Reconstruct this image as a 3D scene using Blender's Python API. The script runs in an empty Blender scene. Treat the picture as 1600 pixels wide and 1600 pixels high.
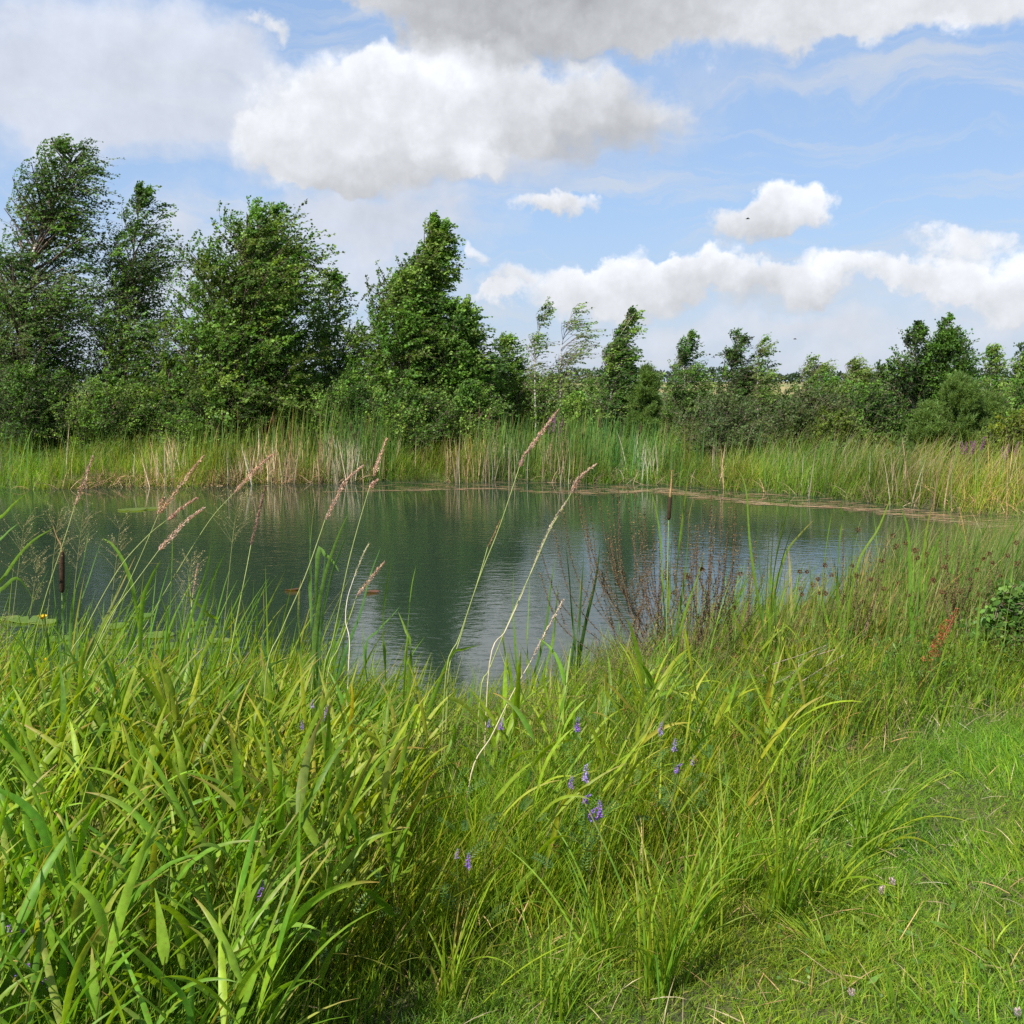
import bpy, math
import numpy as np
from mathutils import Vector
R = math.radians
sc = bpy.context.scene
col = sc.collection

# ------------------------------------------------------------------ camera
CAMZ = 2.15
PITCH = R(7.125)
cam_d = bpy.data.cameras.new('camera'); cam = bpy.data.objects.new('camera', cam_d); col.objects.link(cam)
cam.location = (0, 0, CAMZ); cam.rotation_euler = (R(90) - PITCH, 0, 0)
cam_d.sensor_width = 36; cam_d.sensor_height = 36; cam_d.lens = 36
cam_d.clip_start = 0.05; cam_d.clip_end = 6000
sc.camera = cam
sc.view_settings.view_transform = 'Standard'; sc.view_settings.look = 'None'
sc.view_settings.gamma = 1; EXPO = 0.62; sc.view_settings.exposure = EXPO
sc.render.film_transparent = False
cy = sc.cycles
cy.max_bounces = 7; cy.diffuse_bounces = 3; cy.glossy_bounces = 3; cy.transmission_bounces = 4; cy.transparent_max_bounces = 8
cy.caustics_reflective = False; cy.caustics_refractive = False
cy.sample_clamp_indirect = 6
cy.use_denoising = False

# ------------------------------------------------------------------ sun and sky
SUN_EL, SUN_AZ = R(50), R(-140)          # azimuth measured clockwise from +Y (view direction): the sun stands behind the camera, to the left
sd = Vector((math.sin(SUN_AZ) * math.cos(SUN_EL), math.cos(SUN_AZ) * math.cos(SUN_EL), math.sin(SUN_EL)))
sl = bpy.data.lights.new('sun', 'SUN'); sl.energy = 5.0; sl.angle = R(0.53); sl.color = (1.0, 0.955, 0.87)
so = bpy.data.objects.new('sun', sl); col.objects.link(so); so.rotation_euler = (-sd).to_track_quat('-Z', 'Y').to_euler()

def ray(px, py):
    cx, c = (px - 800) / 1600, (800 - py) / 1600
    return np.array((cx, math.cos(PITCH) + c * math.sin(PITCH), -math.sin(PITCH) + c * math.cos(PITCH)))
def P(px, py, Y):
    d = ray(px, py); return np.array((0, 0, CAMZ)) + d * (Y / d[1])

SKY = 0.11
def build_world():
    w = bpy.data.worlds.new('World'); sc.world = w; w.use_nodes = True
    nt = w.node_tree; nt.nodes.clear(); L = nt.links.new
    def N(t, **k):
        n = nt.nodes.new(t)
        for a, b in k.items(): setattr(n, a, b)
        return n
    def M(op, a, b=None, c=None, clamp=False):
        n = N('ShaderNodeMath', operation=op, use_clamp=clamp)
        for i, v in enumerate((a, b, c)):
            if v is None: continue
            if isinstance(v, (int, float)): n.inputs[i].default_value = v
            else: L(v, n.inputs[i])
        return n.outputs[0]
    def V(op, a, b=None, out=0):
        n = N('ShaderNodeVectorMath', operation=op)
        for i, v in enumerate((a, b)):
            if v is None: continue
            if isinstance(v, (tuple, list)): n.inputs[i].default_value = v
            elif isinstance(v, (int, float)): n.inputs[3].default_value = v
            else: L(v, n.inputs[i])
        return n.outputs[out]
    def VS(a, s):
        n = N('ShaderNodeVectorMath', operation='SCALE'); L(a, n.inputs[0])
        if isinstance(s, (int, float)): n.inputs[3].default_value = s
        else: L(s, n.inputs[3])
        return n.outputs[0]
    def ramp(x, a, b):
        n = N('ShaderNodeMapRange', interpolation_type='SMOOTHSTEP'); L(x, n.inputs[0])
        n.inputs[1].default_value = a; n.inputs[2].default_value = b; return n.outputs[0]
    def mix(f, a, b):
        n = N('ShaderNodeMix', data_type='RGBA', clamp_factor=True)
        for s, v in ((0, f), (6, a), (7, b)):
            if isinstance(v, (int, float)): n.inputs[s].default_value = v
            elif isinstance(v, tuple): n.inputs[s].default_value = (*v, 1)
            else: L(v, n.inputs[s])
        return n.outputs[2]
    def noise(vec, scale, detail, rough, dist=0, out=0):
        n = N('ShaderNodeTexNoise', noise_dimensions='3D'); L(vec, n.inputs['Vector'])
        n.inputs['Scale'].default_value = scale; n.inputs['Detail'].default_value = detail
        n.inputs['Roughness'].default_value = rough; n.inputs['Distortion'].default_value = dist
        return n.outputs[out]
    sky = N('ShaderNodeTexSky', sky_type='NISHITA'); sky.sun_disc = False
    sky.sun_elevation = SUN_EL; sky.sun_rotation = SUN_AZ; sky.altitude = 50
    sky.air_density = 1.0; sky.dust_density = 0.6; sky.ozone_density = 1.6
    tc = N('ShaderNodeTexCoord').outputs['Generated']
    dirn = V('NORMALIZE', tc)
    sx = N('ShaderNodeSeparateXYZ'); L(dirn, sx.inputs[0]); x, y, z = sx.outputs
    u = M('ARCTAN2', x, y); v = M('ARCSINE', z)
    cb = N('ShaderNodeCombineXYZ'); L(u, cb.inputs[0]); L(v, cb.inputs[2]); uv = cb.outputs[0]
    # billowy edges: two octave bands of warp
    w1 = V('SUBTRACT', noise(dirn, 9, 5, 0.55, 0, 1), (0.5, 0.5, 0.5))
    w2 = V('SUBTRACT', noise(dirn, 34, 4, 0.6, 0, 1), (0.5, 0.5, 0.5))
    warp = V('ADD', VS(w1, 0.10), VS(w2, 0.055))
    warp = V('MULTIPLY', warp, (1.15, 0, 0.75))
    p = V('ADD', uv, warp)
    def azel(px, py):
        d = ray(px, py); d = d / np.linalg.norm(d); return math.atan2(d[0], d[1]), math.asin(d[2])
    def field(blobs, pos):
        D = B = None
        for (px, py, rx, ry, a, b, g) in blobs:
            U, E = azel(px, py)
            q = V('MULTIPLY', V('SUBTRACT', pos, (U, 0, E)), (1600 / rx, 0, 1600 / ry))
            r2 = V('DOT_PRODUCT', q, q, 1)
            wgt = M('MULTIPLY', M('SUBTRACT', 1.0, r2, clamp=True), a)
            s = N('ShaderNodeSeparateXYZ'); L(q, s.inputs[0])
            br = M('MULTIPLY_ADD', s.outputs[2], g, b)
            D = wgt if D is None else M('ADD', D, wgt)
            wb = M('MULTIPLY', wgt, br); B = wb if B is None else M('ADD', B, wb)
        return D, M('DIVIDE', M('ADD', B, 0.0135), M('ADD', D, 0.015))
    # px, py, rx, ry, amount, brightness, vertical gradient
    crisp = [
        (570, 190, 240, 115, 1.0, .90, .10), (670, 130, 150, 80, .8, .93, .08), (760, 110, 80, 60, .6, .93, .06), (480, 245, 170, 70, .8, .89, .08),
        (930, 185, 165, 80, .9, .80, .16), (735, 225, 60, 60, .6, .97, .0), (790, 190, 90, 90, .6, .88, .05), (620, 270, 190, 45, .5, .78, .05),
        (870, -60, 360, 150, 1.5, .67, -.05), (1230, -40, 380, 125, 1.1, .84, -.02), (1500, -40, 260, 100, 1.0, .90, 0.0), (1270, 60, 60, 50, .5, .86, 0),
        (640, -30, 140, 80, .6, .84, 0),
        (890, 322, 100, 24, .9, .90, .1), (1225, 315, 85, 55, 1.1, .93, .14), (1165, 358, 75, 32, .8, .84, .1),
        (900, 450, 110, 50, .9, .93, .1), (1010, 440, 120, 58, 1.0, .90, .14), (1090, 425, 90, 42, .8, .93, .12), (1255, 425, 80, 48, .9, .95, .12),
        (1180, 455, 120, 50, .7, .86, .14), (1350, 425, 70, 35, .8, .93, .12), (1455, 440, 85, 36, .9, .93, .1), (1520, 385, 90, 28, .8, .95, .05),
        (1575, 450, 120, 48, .9, .92, .12), (745, 392, 26, 24, .7, .93, .05), (775, 435, 60, 30, .8, .92, .1), (760, 460, 60, 16, .6, .92, .1),
        (425, 35, 36, 26, .6, .9, 0)]
    soft = [
        (560, 220, 330, 130, .8, .88, .04), (900, 220, 230, 90, .7, .82, .04), (1250, 465, 420, 60, .5, .86, .03),
        (140, 90, 300, 120, 1.1, .88, .05), (100, 190, 300, 80, .9, .90, .03), (330, 60, 120, 60, .5, .90, 0),
        (650, 350, 200, 50, .9, .86, 0), (510, 410, 260, 80, .8, .86, 0), (200, 420, 260, 150, .5, .88, 0),
        (1000, 530, 420, 45, .45, .86, .03), (1400, 525, 420, 45, .5, .86, .03), (700, 540, 380, 50, .45, .86, .03), (1150, 120, 260, 70, .4, .82, 0)]
    D1, B1 = field(crisp, p)
    D2, B2 = field(soft, V('ADD', uv, V('MULTIPLY', VS(w1, 0.2), (1.3, 0, .7))))
    # general broken cloud outside the picture
    away = M('MAXIMUM', ramp(v, 0.36, 0.55), ramp(M('ABSOLUTE', u), 0.6, 0.85))
    g0 = noise(dirn, 2.6, 4, 0.55)
    Dg = M('MULTIPLY', ramp(g0, 0.48, 0.62), away)
    fine = noise(dirn, 15, 6, 0.6)
    fineb = noise(V('ADD', dirn, (-0.008, 0, 0.011)), 15, 6, 0.6)
    emb = M('MULTIPLY', M('SUBTRACT', fineb, fine), -0.22)
    puff = N('ShaderNodeTexVoronoi', feature='SMOOTH_F1', voronoi_dimensions='3D'); L(V('ADD', dirn, VS(w2, 0.05)), puff.inputs['Vector'])
    puff.inputs['Scale'].default_value = 20; puff.inputs['Detail'].default_value = 2; puff.inputs['Roughness'].default_value = .55; puff.inputs['Smoothness'].default_value = .6
    pf = M('SUBTRACT', 0.42, puff.outputs[0])
    er = M('ADD', M('MULTIPLY', M('SUBTRACT', fine, 0.5), 0.95), M('MULTIPLY', pf, 0.28))
    a1 = M('MULTIPLY', ramp(M('ADD', D1, er), 0.04, 0.60), ramp(D1, 0.0, 0.16))
    a2 = M('MULTIPLY', ramp(M('ADD', D2, M('MULTIPLY', M('SUBTRACT', fine, 0.5), 1.3)), 0.0, 1.15), 0.86)
    a2 = M('MULTIPLY', a2, ramp(D2, 0.0, 0.25))
    ag = ramp(Dg, 0.1, 0.8)
    # thin streaks of high cloud
    st = V('MULTIPLY', uv, (2.6, 1, 30)); st = V('ADD', st, V('MULTIPLY', VS(w1, 2.6), (0, 0, 1)))
    cir = M('MULTIPLY', ramp(noise(st, 1.6, 5, 0.6), 0.44, 0.76), 0.62)
    hz = M('MULTIPLY', M('SUBTRACT', 1.0, ramp(v, -0.02, 0.20), clamp=True), 0.55)   # pale cloud veil low over the horizon
    base = sky.outputs[0]
    base = mix(M('SUBTRACT', 0.66, M('MULTIPLY', ramp(v, 0.35, 0.9), 0.45)), base, tuple(q / SKY / 2 ** EXPO for q in (.36, .54, .86)))
    k = 1 / SKY / 2 ** EXPO
    def grey(b, tint=(0.96, 0.985, 1.03)):
        n = N('ShaderNodeCombineColor')
        for i in range(3): L(M('MULTIPLY', b, tint[i] * k), n.inputs[i])
        return n.outputs[0]
    b2l = M('POWER', M('ADD', M('ADD', B2, M('MULTIPLY', emb, 0.8)), M('MULTIPLY', M('SUBTRACT', noise(dirn, 7, 5, .55), 0.5), 0.14)), 2.0)
    c = mix(hz, base, grey(M('ADD', 0.62, 0.0), (0.86, 0.98, 1.18)))
    c = mix(cir, c, grey(M('ADD', 0.74, 0.0)))
    c = mix(a2, c, grey(b2l, (0.935, 0.985, 1.10)))
    thick = ramp(D1, 0.35, 1.15)
    b1 = M('ADD', M('ADD', M('ADD', B1, 0.065), M('MULTIPLY', pf, 0.10)), emb)
    b1 = M('POWER', M('MAXIMUM', b1, 0.3), 2.0)
    c = mix(a1, c, grey(b1, (0.955, 0.985, 1.04)))
    c = mix(M('MULTIPLY', ag, 0.6), c, grey(M('ADD', 0.50, 0.0)))
    bg = N('ShaderNodeBackground'); bg.inputs[1].default_value = SKY; L(c, bg.inputs[0])
    out = N('ShaderNodeOutputWorld'); L(bg.outputs[0], out.inputs[0])
    w.cycles.sampling_method = 'MANUAL'; w.cycles.sample_map_resolution = 512
build_world()

# ------------------------------------------------------------------ helpers
rng = np.random.default_rng(7)
class Acc:
    """collects vertices, quads and vertex colours; build() links them as ONE mesh object"""
    def __init__(s): s.v = []; s.f = []; s.c = []; s.n = 0
    def add(s, v, f, c):
        v = np.asarray(v, dtype=np.float32).reshape(-1, 3)
        c = np.broadcast_to(np.asarray(c, dtype=np.float32), (len(v), 3)) if np.ndim(c) == 1 else np.asarray(c, dtype=np.float32).reshape(-1, 3)
        s.v.append(v); s.c.append(c); s.f.append(np.asarray(f, dtype=np.int32).reshape(-1, 4) + s.n); s.n += len(v)
    def build(s, name, mat, parent=None, origin=None, smooth=True):
        v = np.concatenate(s.v); f = np.concatenate(s.f); c = np.concatenate(s.c)
        if origin is not None: v = v - np.asarray(origin, dtype=np.float32)
        me = bpy.data.meshes.new(name)
        me.vertices.add(len(v)); me.vertices.foreach_set('co', v.ravel())
        tri = f[:, 3] == f[:, 2]
        lt = np.where(tri, 3, 4).astype(np.int32); ls = np.concatenate(([0], np.cumsum(lt)[:-1])).astype(np.int32)
        keep = np.ones(f.shape, bool); keep[tri, 3] = False
        me.loops.add(int(lt.sum())); me.loops.foreach_set('vertex_index', f[keep])
        me.polygons.add(len(f)); me.polygons.foreach_set('loop_start', ls)
        try: me.polygons.foreach_set('loop_total', lt)
        except Exception: pass
        me.polygons.foreach_set('use_smooth', np.full(len(f), smooth))
        at = me.color_attributes.new('col', 'FLOAT_COLOR', 'POINT')
        at.data.foreach_set('color', np.concatenate((c, np.ones((len(c), 1), np.float32)), 1).ravel())
        me.update(calc_edges=True); me.validate()
        me.materials.append(mat)
        o = bpy.data.objects.new(name, me); col.objects.link(o)
        if parent is not None: o.parent = parent
        elif origin is not None: o.location = origin
        return o
def tag(o, label=None, cat=None, group=None, kind=None):
    if label: o['label'] = label
    if cat: o['category'] = cat
    if group: o['group'] = group
    if kind: o['kind'] = kind
    return o
def empty(name, loc=(0, 0, 0), rz=0):
    o = bpy.data.objects.new(name, None); col.objects.link(o); o.location = loc; o.rotation_euler = (0, 0, rz); o.empty_display_size = .1
    return o
def copy_tree(o, loc, rz=0, s=1, label=None, group=None):
    c = o.copy(); col.objects.link(c); c.location = loc; c.rotation_euler = (0, 0, rz); c.scale = (s, s, s)
    if label: c['label'] = label
    if group: c['group'] = group
    for ch in o.children:
        d = ch.copy(); col.objects.link(d); d.parent = c
        for g in ch.children:
            e = g.copy(); col.objects.link(e); e.parent = d
    return c
def U(a, b, n=None): return rng.uniform(a, b, n)
def nrm(a): return a / (np.linalg.norm(a, axis=-1, keepdims=True) + 1e-9)

def grow(base, L, az, lean, bend, K=6, pw=1.0, daz=0):
    """curves (N,K,3) that start at base, lean away from the vertical towards azimuth az and bend over by 'bend' radians"""
    base = np.asarray(base, float); N = len(base); L, az, lean, bend, daz = [np.broadcast_to(np.asarray(q, float), (N,)) for q in (L, az, lean, bend, daz)]
    t = np.linspace(0, 1, K); tm = (t[1:] + t[:-1]) / 2
    th = lean[:, None] + bend[:, None] * tm ** pw
    A = az[:, None] + daz[:, None] * tm
    step = np.stack((np.sin(th) * np.cos(A), np.sin(th) * np.sin(A), np.cos(th)), -1) * (L[:, None, None] / (K - 1))
    c = np.concatenate((np.zeros((N, 1, 3)), np.cumsum(step, 1)), 1) + base[:, None, :]
    return c
def tangents(c):
    t = np.gradient(c, axis=1); return nrm(t)
def side_of(c, face):
    """side vectors: horizontal-ish, perpendicular to the curve, turned about it by angle face"""
    t = tangents(c); up = np.array((0, 0, 1.0)); s = np.cross(t, up); bad = np.linalg.norm(s, axis=-1) < 1e-3
    s[bad] = (1, 0, 0); s = nrm(s); n = np.cross(t, s)
    face = np.asarray(face, float)
    face = face[:, None, None] if face.ndim == 1 else (face[:, :, None] if face.ndim == 2 else face)
    return s * np.cos(face) + n * np.sin(face)
def ribbons(acc, c, w, face, colr, fold=0.0):
    """flat or folded leaf strips. w (N,K) full widths, colr (N,K,3)"""
    N, K, _ = c.shape; s = side_of(c, face); h = w[:, :, None] / 2
    if fold:
        t = tangents(c); n = np.cross(t, s)
        v = np.stack((c - s * h + n * h * fold, c, c + s * h + n * h * fold), 2); m = 3
    else:
        v = np.stack((c - s * h, c + s * h), 2); m = 2
    idx = np.arange(N * K * m).reshape(N, K, m)
    f = [np.stack((idx[:, :-1, j], idx[:, :-1, j + 1], idx[:, 1:, j + 1], idx[:, 1:, j]), -1).reshape(-1, 4) for j in range(m - 1)]
    acc.add(v.reshape(-1, 3), np.concatenate(f), np.repeat(colr[:, :, None, :], m, 2).reshape(-1, 3))
def tubes(acc, c, r, colr, sides=4):
    N, K, _ = c.shape; s = side_of(c, 0.0); t = tangents(c); n = np.cross(t, s)
    a = np.arange(sides) * 2 * np.pi / sides
    v = c[:, :, None, :] + (s[:, :, None, :] * np.cos(a)[None, None, :, None] + n[:, :, None, :] * np.sin(a)[None, None, :, None]) * r[:, :, None, None]
    idx = np.arange(N * K * sides).reshape(N, K, sides); j2 = (np.arange(sides) + 1) % sides
    f = np.stack((idx[:, :-1, :], idx[:, :-1, j2], idx[:, 1:, j2], idx[:, 1:, :]), -1).reshape(-1, 4)
    acc.add(v.reshape(-1, 3), f, np.repeat(colr[:, :, None, :], sides, 2).reshape(-1, 3))
def tube(acc, pts, r, colr, sides=6):
    pts = np.asarray(pts, float)[None]; K = pts.shape[1]
    r = np.broadcast_to(np.asarray(r, float), (K,))[None]; colr = np.broadcast_to(np.asarray(colr, float), (K, 3))[None]
    tubes(acc, pts, r, colr, sides)
def leafquads(acc, p, d, n, L, w, colr):
    """diamond leaves: p base, d direction, n normal"""
    s = nrm(np.cross(d, n)); L = L[:, None]; w = w[:, None]
    v = np.stack((p, p + d * L * .42 + s * w / 2, p + d * L, p + d * L * .42 - s * w / 2), 1)
    idx = np.arange(len(p) * 4).reshape(-1, 4)
    acc.add(v.reshape(-1, 3), idx, np.repeat(colr, 4, 0))
def grad(c0, c1, K, pw=1.0):
    """(N,3)->(N,K,3) colour from root to tip"""
    t = (np.linspace(0, 1, K) ** pw)[None, :, None]; return c0[:, None, :] * (1 - t) + c1[:, None, :] * t
def vary(c, N, dv=0.18, dh=0.10):
    c = np.asarray(c, float); k = 1 + rng.normal(0, dv, (N, 1)); h = rng.normal(0, dh, (N, 1))
    return np.clip(c * k * np.concatenate((1 + h, np.ones((N, 1)), 1 - h), 1), 0.004, 0.9)
def pick(cols, wts, N, dv=0.16, dh=0.08):
    cols = np.array(cols); wts = np.array(wts, float) / sum(wts); i = rng.choice(len(cols), N, p=wts)
    return vary(cols[i], N, dv, dh)
def spline(pts, n):
    """Catmull-Rom through pts, n samples"""
    p = np.asarray(pts, float); p = np.concatenate((2 * p[:1] - p[1:2], p, 2 * p[-1:] - p[-2:-1])); m = len(p) - 3
    t = np.linspace(0, m - 1e-6, n); i = t.astype(int); f = (t - i)[:, None]
    a, b, c, d = p[i], p[i + 1], p[i + 2], p[i + 3]
    return .5 * ((2 * b) + (-a + c) * f + (2 * a - 5 * b + 4 * c - d) * f ** 2 + (-a + 3 * b - 3 * c + d) * f ** 3)
def vnoise(x, y, s=1.0, seed=0):
    """smooth value noise in numpy"""
    x = np.asarray(x, float) / s; y = np.asarray(y, float) / s
    xi = np.floor(x).astype(np.int64); yi = np.floor(y).astype(np.int64); fx = x - xi; fy = y - yi
    fx = fx * fx * (3 - 2 * fx); fy = fy * fy * (3 - 2 * fy)
    def h(a, b):
        q = (a * 374761393 + b * 668265263 + seed * 1442695041) & 0xffffffff; q = ((q ^ (q >> 13)) * 1274126177) & 0xffffffff
        return ((q ^ (q >> 16)) & 0xffff) / 65535.0
    return (h(xi, yi) * (1 - fx) + h(xi + 1, yi) * fx) * (1 - fy) + (h(xi, yi + 1) * (1 - fx) + h(xi + 1, yi + 1) * fx) * fy

def patch(c, x, y, s=.8, seed=50, amt=.32):
    """plants growing in patches differ a little in tone and hue"""
    k = (vnoise(x, y, s, seed) * .6 + vnoise(x, y, s * .37, seed + 1) * .4 - .5) * 2; h = (vnoise(x, y, s * 1.3, seed + 2) - .5) * 2
    return np.clip(c * (1 + amt * k[:, None]) * np.stack((1 + .22 * h, 1 + 0 * h, 1 - .2 * h), 1), .003, .9)
# ------------------------------------------------------------------ materials
def new_mat(name):
    m = bpy.data.materials.new(name); m.use_nodes = True; nt = m.node_tree; nt.nodes.clear(); return m, nt
def leafmat(name, trans=0.34, rough=0.45, spec=0.45, nscale=40, namt=0.25, tgain=(1.5, 1.45, 0.35), spots=0):
    m, nt = new_mat(name); L = nt.links.new; nd = nt.nodes.new
    at = nd('ShaderNodeAttribute'); at.attribute_name = 'col'
    tc = nd('ShaderNodeTexCoord'); no = nd('ShaderNodeTexNoise'); no.inputs['Scale'].default_value = nscale; no.inputs['Detail'].default_value = 3; L(tc.outputs['Object'], no.inputs['Vector'])
    mr = nd('ShaderNodeMapRange'); mr.inputs[1].default_value = .3; mr.inputs[2].default_value = .7; mr.inputs[3].default_value = 1 - namt; mr.inputs[4].default_value = 1 + namt; L(no.outputs[0], mr.inputs[0])
    vm = nd('ShaderNodeVectorMath'); vm.operation = 'SCALE'; L(at.outputs['Color'], vm.inputs[0]); L(mr.outputs[0], vm.inputs[3])
    if spots:      # rust spots and browned patches on the leaf
        n2 = nd('ShaderNodeTexNoise'); n2.inputs['Scale'].default_value = 75; n2.inputs['Detail'].default_value = 4; n2.inputs['Roughness'].default_value = .7; L(tc.outputs['Object'], n2.inputs['Vector'])
        m2 = nd('ShaderNodeMapRange'); m2.inputs[1].default_value = .60; m2.inputs[2].default_value = .68; m2.inputs[4].default_value = spots; L(n2.outputs[0], m2.inputs[0])
        mm = nd('ShaderNodeMix'); mm.data_type = 'RGBA'; L(m2.outputs[0], mm.inputs[0]); L(vm.outputs[0], mm.inputs[6]); mm.inputs[7].default_value = (.24, .15, .045, 1)
        class _o: outputs = [mm.outputs[2]]
        vm = _o
    pr = nd('ShaderNodeBsdfPrincipled'); L(vm.outputs[0], pr.inputs['Base Color']); pr.inputs['Roughness'].default_value = rough; pr.inputs['Specular IOR Level'].default_value = spec
    o = nd('ShaderNodeOutputMaterial')
    if trans > 0:
        tg = nd('ShaderNodeVectorMath'); tg.operation = 'MULTIPLY'; L(vm.outputs[0], tg.inputs[0]); tg.inputs[1].default_value = tgain
        tr = nd('ShaderNodeBsdfTranslucent'); L(tg.outputs[0], tr.inputs[0])
        mx = nd('ShaderNodeMixShader'); mx.inputs[0].default_value = trans; L(pr.outputs[0], mx.inputs[1]); L(tr.outputs[0], mx.inputs[2]); L(mx.outputs[0], o.inputs[0])
    else: L(pr.outputs[0], o.inputs[0])
    return m
M_TREE = leafmat('tree_leaf', 0.38, 0.5, 0.25, 3, 0.22)
M_BLADE = leafmat('grass_blade', 0.44, 0.55, 0.2, 25, 0.15)
M_BROAD = leafmat('broad_leaf', 0.44, 0.45, 0.28, 60, 0.2, spots=.6)
M_DRY = leafmat('dry_plant', 0.15, 0.7, 0.2, 60, 0.25, (1.1, 1.0, 0.9))
M_STEM = leafmat('plant_stem', 0.0, 0.5, 0.35, 60, 0.2)
M_FLOWER = leafmat('petal', 0.3, 0.6, 0.2, 90, 0.15, (1.1, 1.0, 1.1))
def bark(name, a, b, sc_=9):
    m, nt = new_mat(name); L = nt.links.new; nd = nt.nodes.new
    tc = nd('ShaderNodeTexCoord'); mp = nd('ShaderNodeMapping'); mp.inputs['Scale'].default_value = (1, 1, 3); L(tc.outputs['Object'], mp.inputs[0])
    no = nd('ShaderNodeTexNoise'); no.inputs['Scale'].default_value = sc_; no.inputs['Detail'].default_value = 6; L(mp.outputs[0], no.inputs['Vector'])
    rp = nd('ShaderNodeValToRGB'); L(no.outputs[0], rp.inputs[0]); rp.color_ramp.elements[0].position = .42; rp.color_ramp.elements[0].color = (*b, 1); rp.color_ramp.elements[1].position = .52; rp.color_ramp.elements[1].color = (*a, 1)
    pr = nd('ShaderNodeBsdfPrincipled'); L(rp.outputs[0], pr.inputs['Base Color']); pr.inputs['Roughness'].default_value = .75
    bp = nd('ShaderNodeBump'); bp.inputs['Strength'].default_value = .4; L(no.outputs[0], bp.inputs['Height']); L(bp.outputs[0], pr.inputs['Normal'])
    o = nd('ShaderNodeOutputMaterial'); L(pr.outputs[0], o.inputs[0]); return m
M_BIRCH = bark('birch_bark', (.55, .52, .47), (.12, .10, .09))
M_BARK = bark('brown_bark', (.20, .14, .10), (.08, .06, .05))

# ------------------------------------------------------------------ land and water
NS = np.array([(-60, 9), (-12, 8.2), (-5, 6.9), (-3.2, 6.3), (-2.2, 6.3), (-1.3, 6.1), (-.6, 5.65), (.0, 5.7), (.5, 6.35), (1.2, 7.1), (1.9, 7.6), (2.8, 8.2), (3.6, 8.8), (5, 9.6), (7, 11), (10, 12.8), (13, 14), (60, 14)])
FS = np.array([(-60, 4), (-26, 9), (-20, 17), (-15, 20), (-10.5, 20.8), (-6, 21.8), (-3, 22.7), (0, 22.7), (2.8, 22.0), (4.6, 20.8), (6, 19.2), (7.2, 17.8), (8.2, 16.4), (10, 14.4), (12, 12.5), (60, 10)])
def near_y(x): return np.interp(x, NS[:, 0], NS[:, 1]) + .12 * np.sin(np.asarray(x) * 4.1)
def far_y(x): return np.interp(x, FS[:, 0], FS[:, 1]) + .18 * np.sin(np.asarray(x) * 2.3 + 1)
def ss(x, a, b):
    t = np.clip((np.asarray(x, float) - a) / (b - a), 0, 1); return t * t * (3 - 2 * t)
def H(x, y):
    x = np.asarray(x, float); y = np.asarray(y, float)
    dn = near_y(x) - y; df = y - far_y(x); pond = np.minimum(-dn, -df)
    hn = -0.02 + 0.52 * ss(dn, 0, 2.6) + .05 * (vnoise(x, y, 1.3, 3) - .5) * ss(dn, 0.2, 1)
    hf = -0.02 + 0.22 * ss(df, 0, 1.2) + 0.45 * ss(df, 2, 14) + .12 * (vnoise(x, y, 2.7, 5) - .5) * ss(df, 0.5, 2)
    far = .8 * ss(y, 60, 300) + 2.6 * ss(y, 200, 900) * (.4 + vnoise(x, y, 260, 9))
    return np.where(pond > 0, -0.02 - 0.7 * ss(pond, 0, 1.5), np.where(dn > 0, hn, hf + far))

m, nt = new_mat('soil_and_turf'); L = nt.links.new; nd = nt.nodes.new
tc = nd('ShaderNodeTexCoord')
def nz(scale, det=5, ro=.6):
    n = nd('ShaderNodeTexNoise'); n.inputs['Scale'].default_value = scale; n.inputs['Detail'].default_value = det; n.inputs['Roughness'].default_value = ro; L(tc.outputs['Object'], n.inputs['Vector']); return n.outputs[0]
r1 = nd('ShaderNodeValToRGB'); L(nz(9), r1.inputs[0]); e = r1.color_ramp.elements
e[0].position = .35; e[0].color = (.035, .045, .014, 1); e[1].position = .68; e[1].color = (.10, .095, .035, 1)
r2 = nd('ShaderNodeValToRGB'); L(nz(.012, 3), r2.inputs[0]); e = r2.color_ramp.elements
e[0].position = .46; e[0].color = (.30, .24, .09, 1); e[1].position = .52; e[1].color = (.10, .15, .04, 1)
sp = nd('ShaderNodeSeparateXYZ'); L(tc.outputs['Object'], sp.inputs[0])
mr = nd('ShaderNodeMapRange'); L(sp.outputs[1], mr.inputs[0]); mr.inputs[1].default_value = 55; mr.inputs[2].default_value = 80
mx = nd('ShaderNodeMix'); mx.data_type = 'RGBA'; L(mr.outputs[0], mx.inputs[0]); L(r1.outputs[0], mx.inputs[6]); L(r2.outputs[0], mx.inputs[7])
pr = nd('ShaderNodeBsdfPrincipled'); L(mx.outputs[2], pr.inputs['Base Color']); pr.inputs['Roughness'].default_value = .9
bp = nd('ShaderNodeBump'); bp.inputs['Distance'].default_value = .03; L(nz(30), bp.inputs['Height']); L(bp.outputs[0], pr.inputs['Normal'])
o = nd('ShaderNodeOutputMaterial'); L(pr.outputs[0], o.inputs[0]); M_GROUND = m

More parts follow.
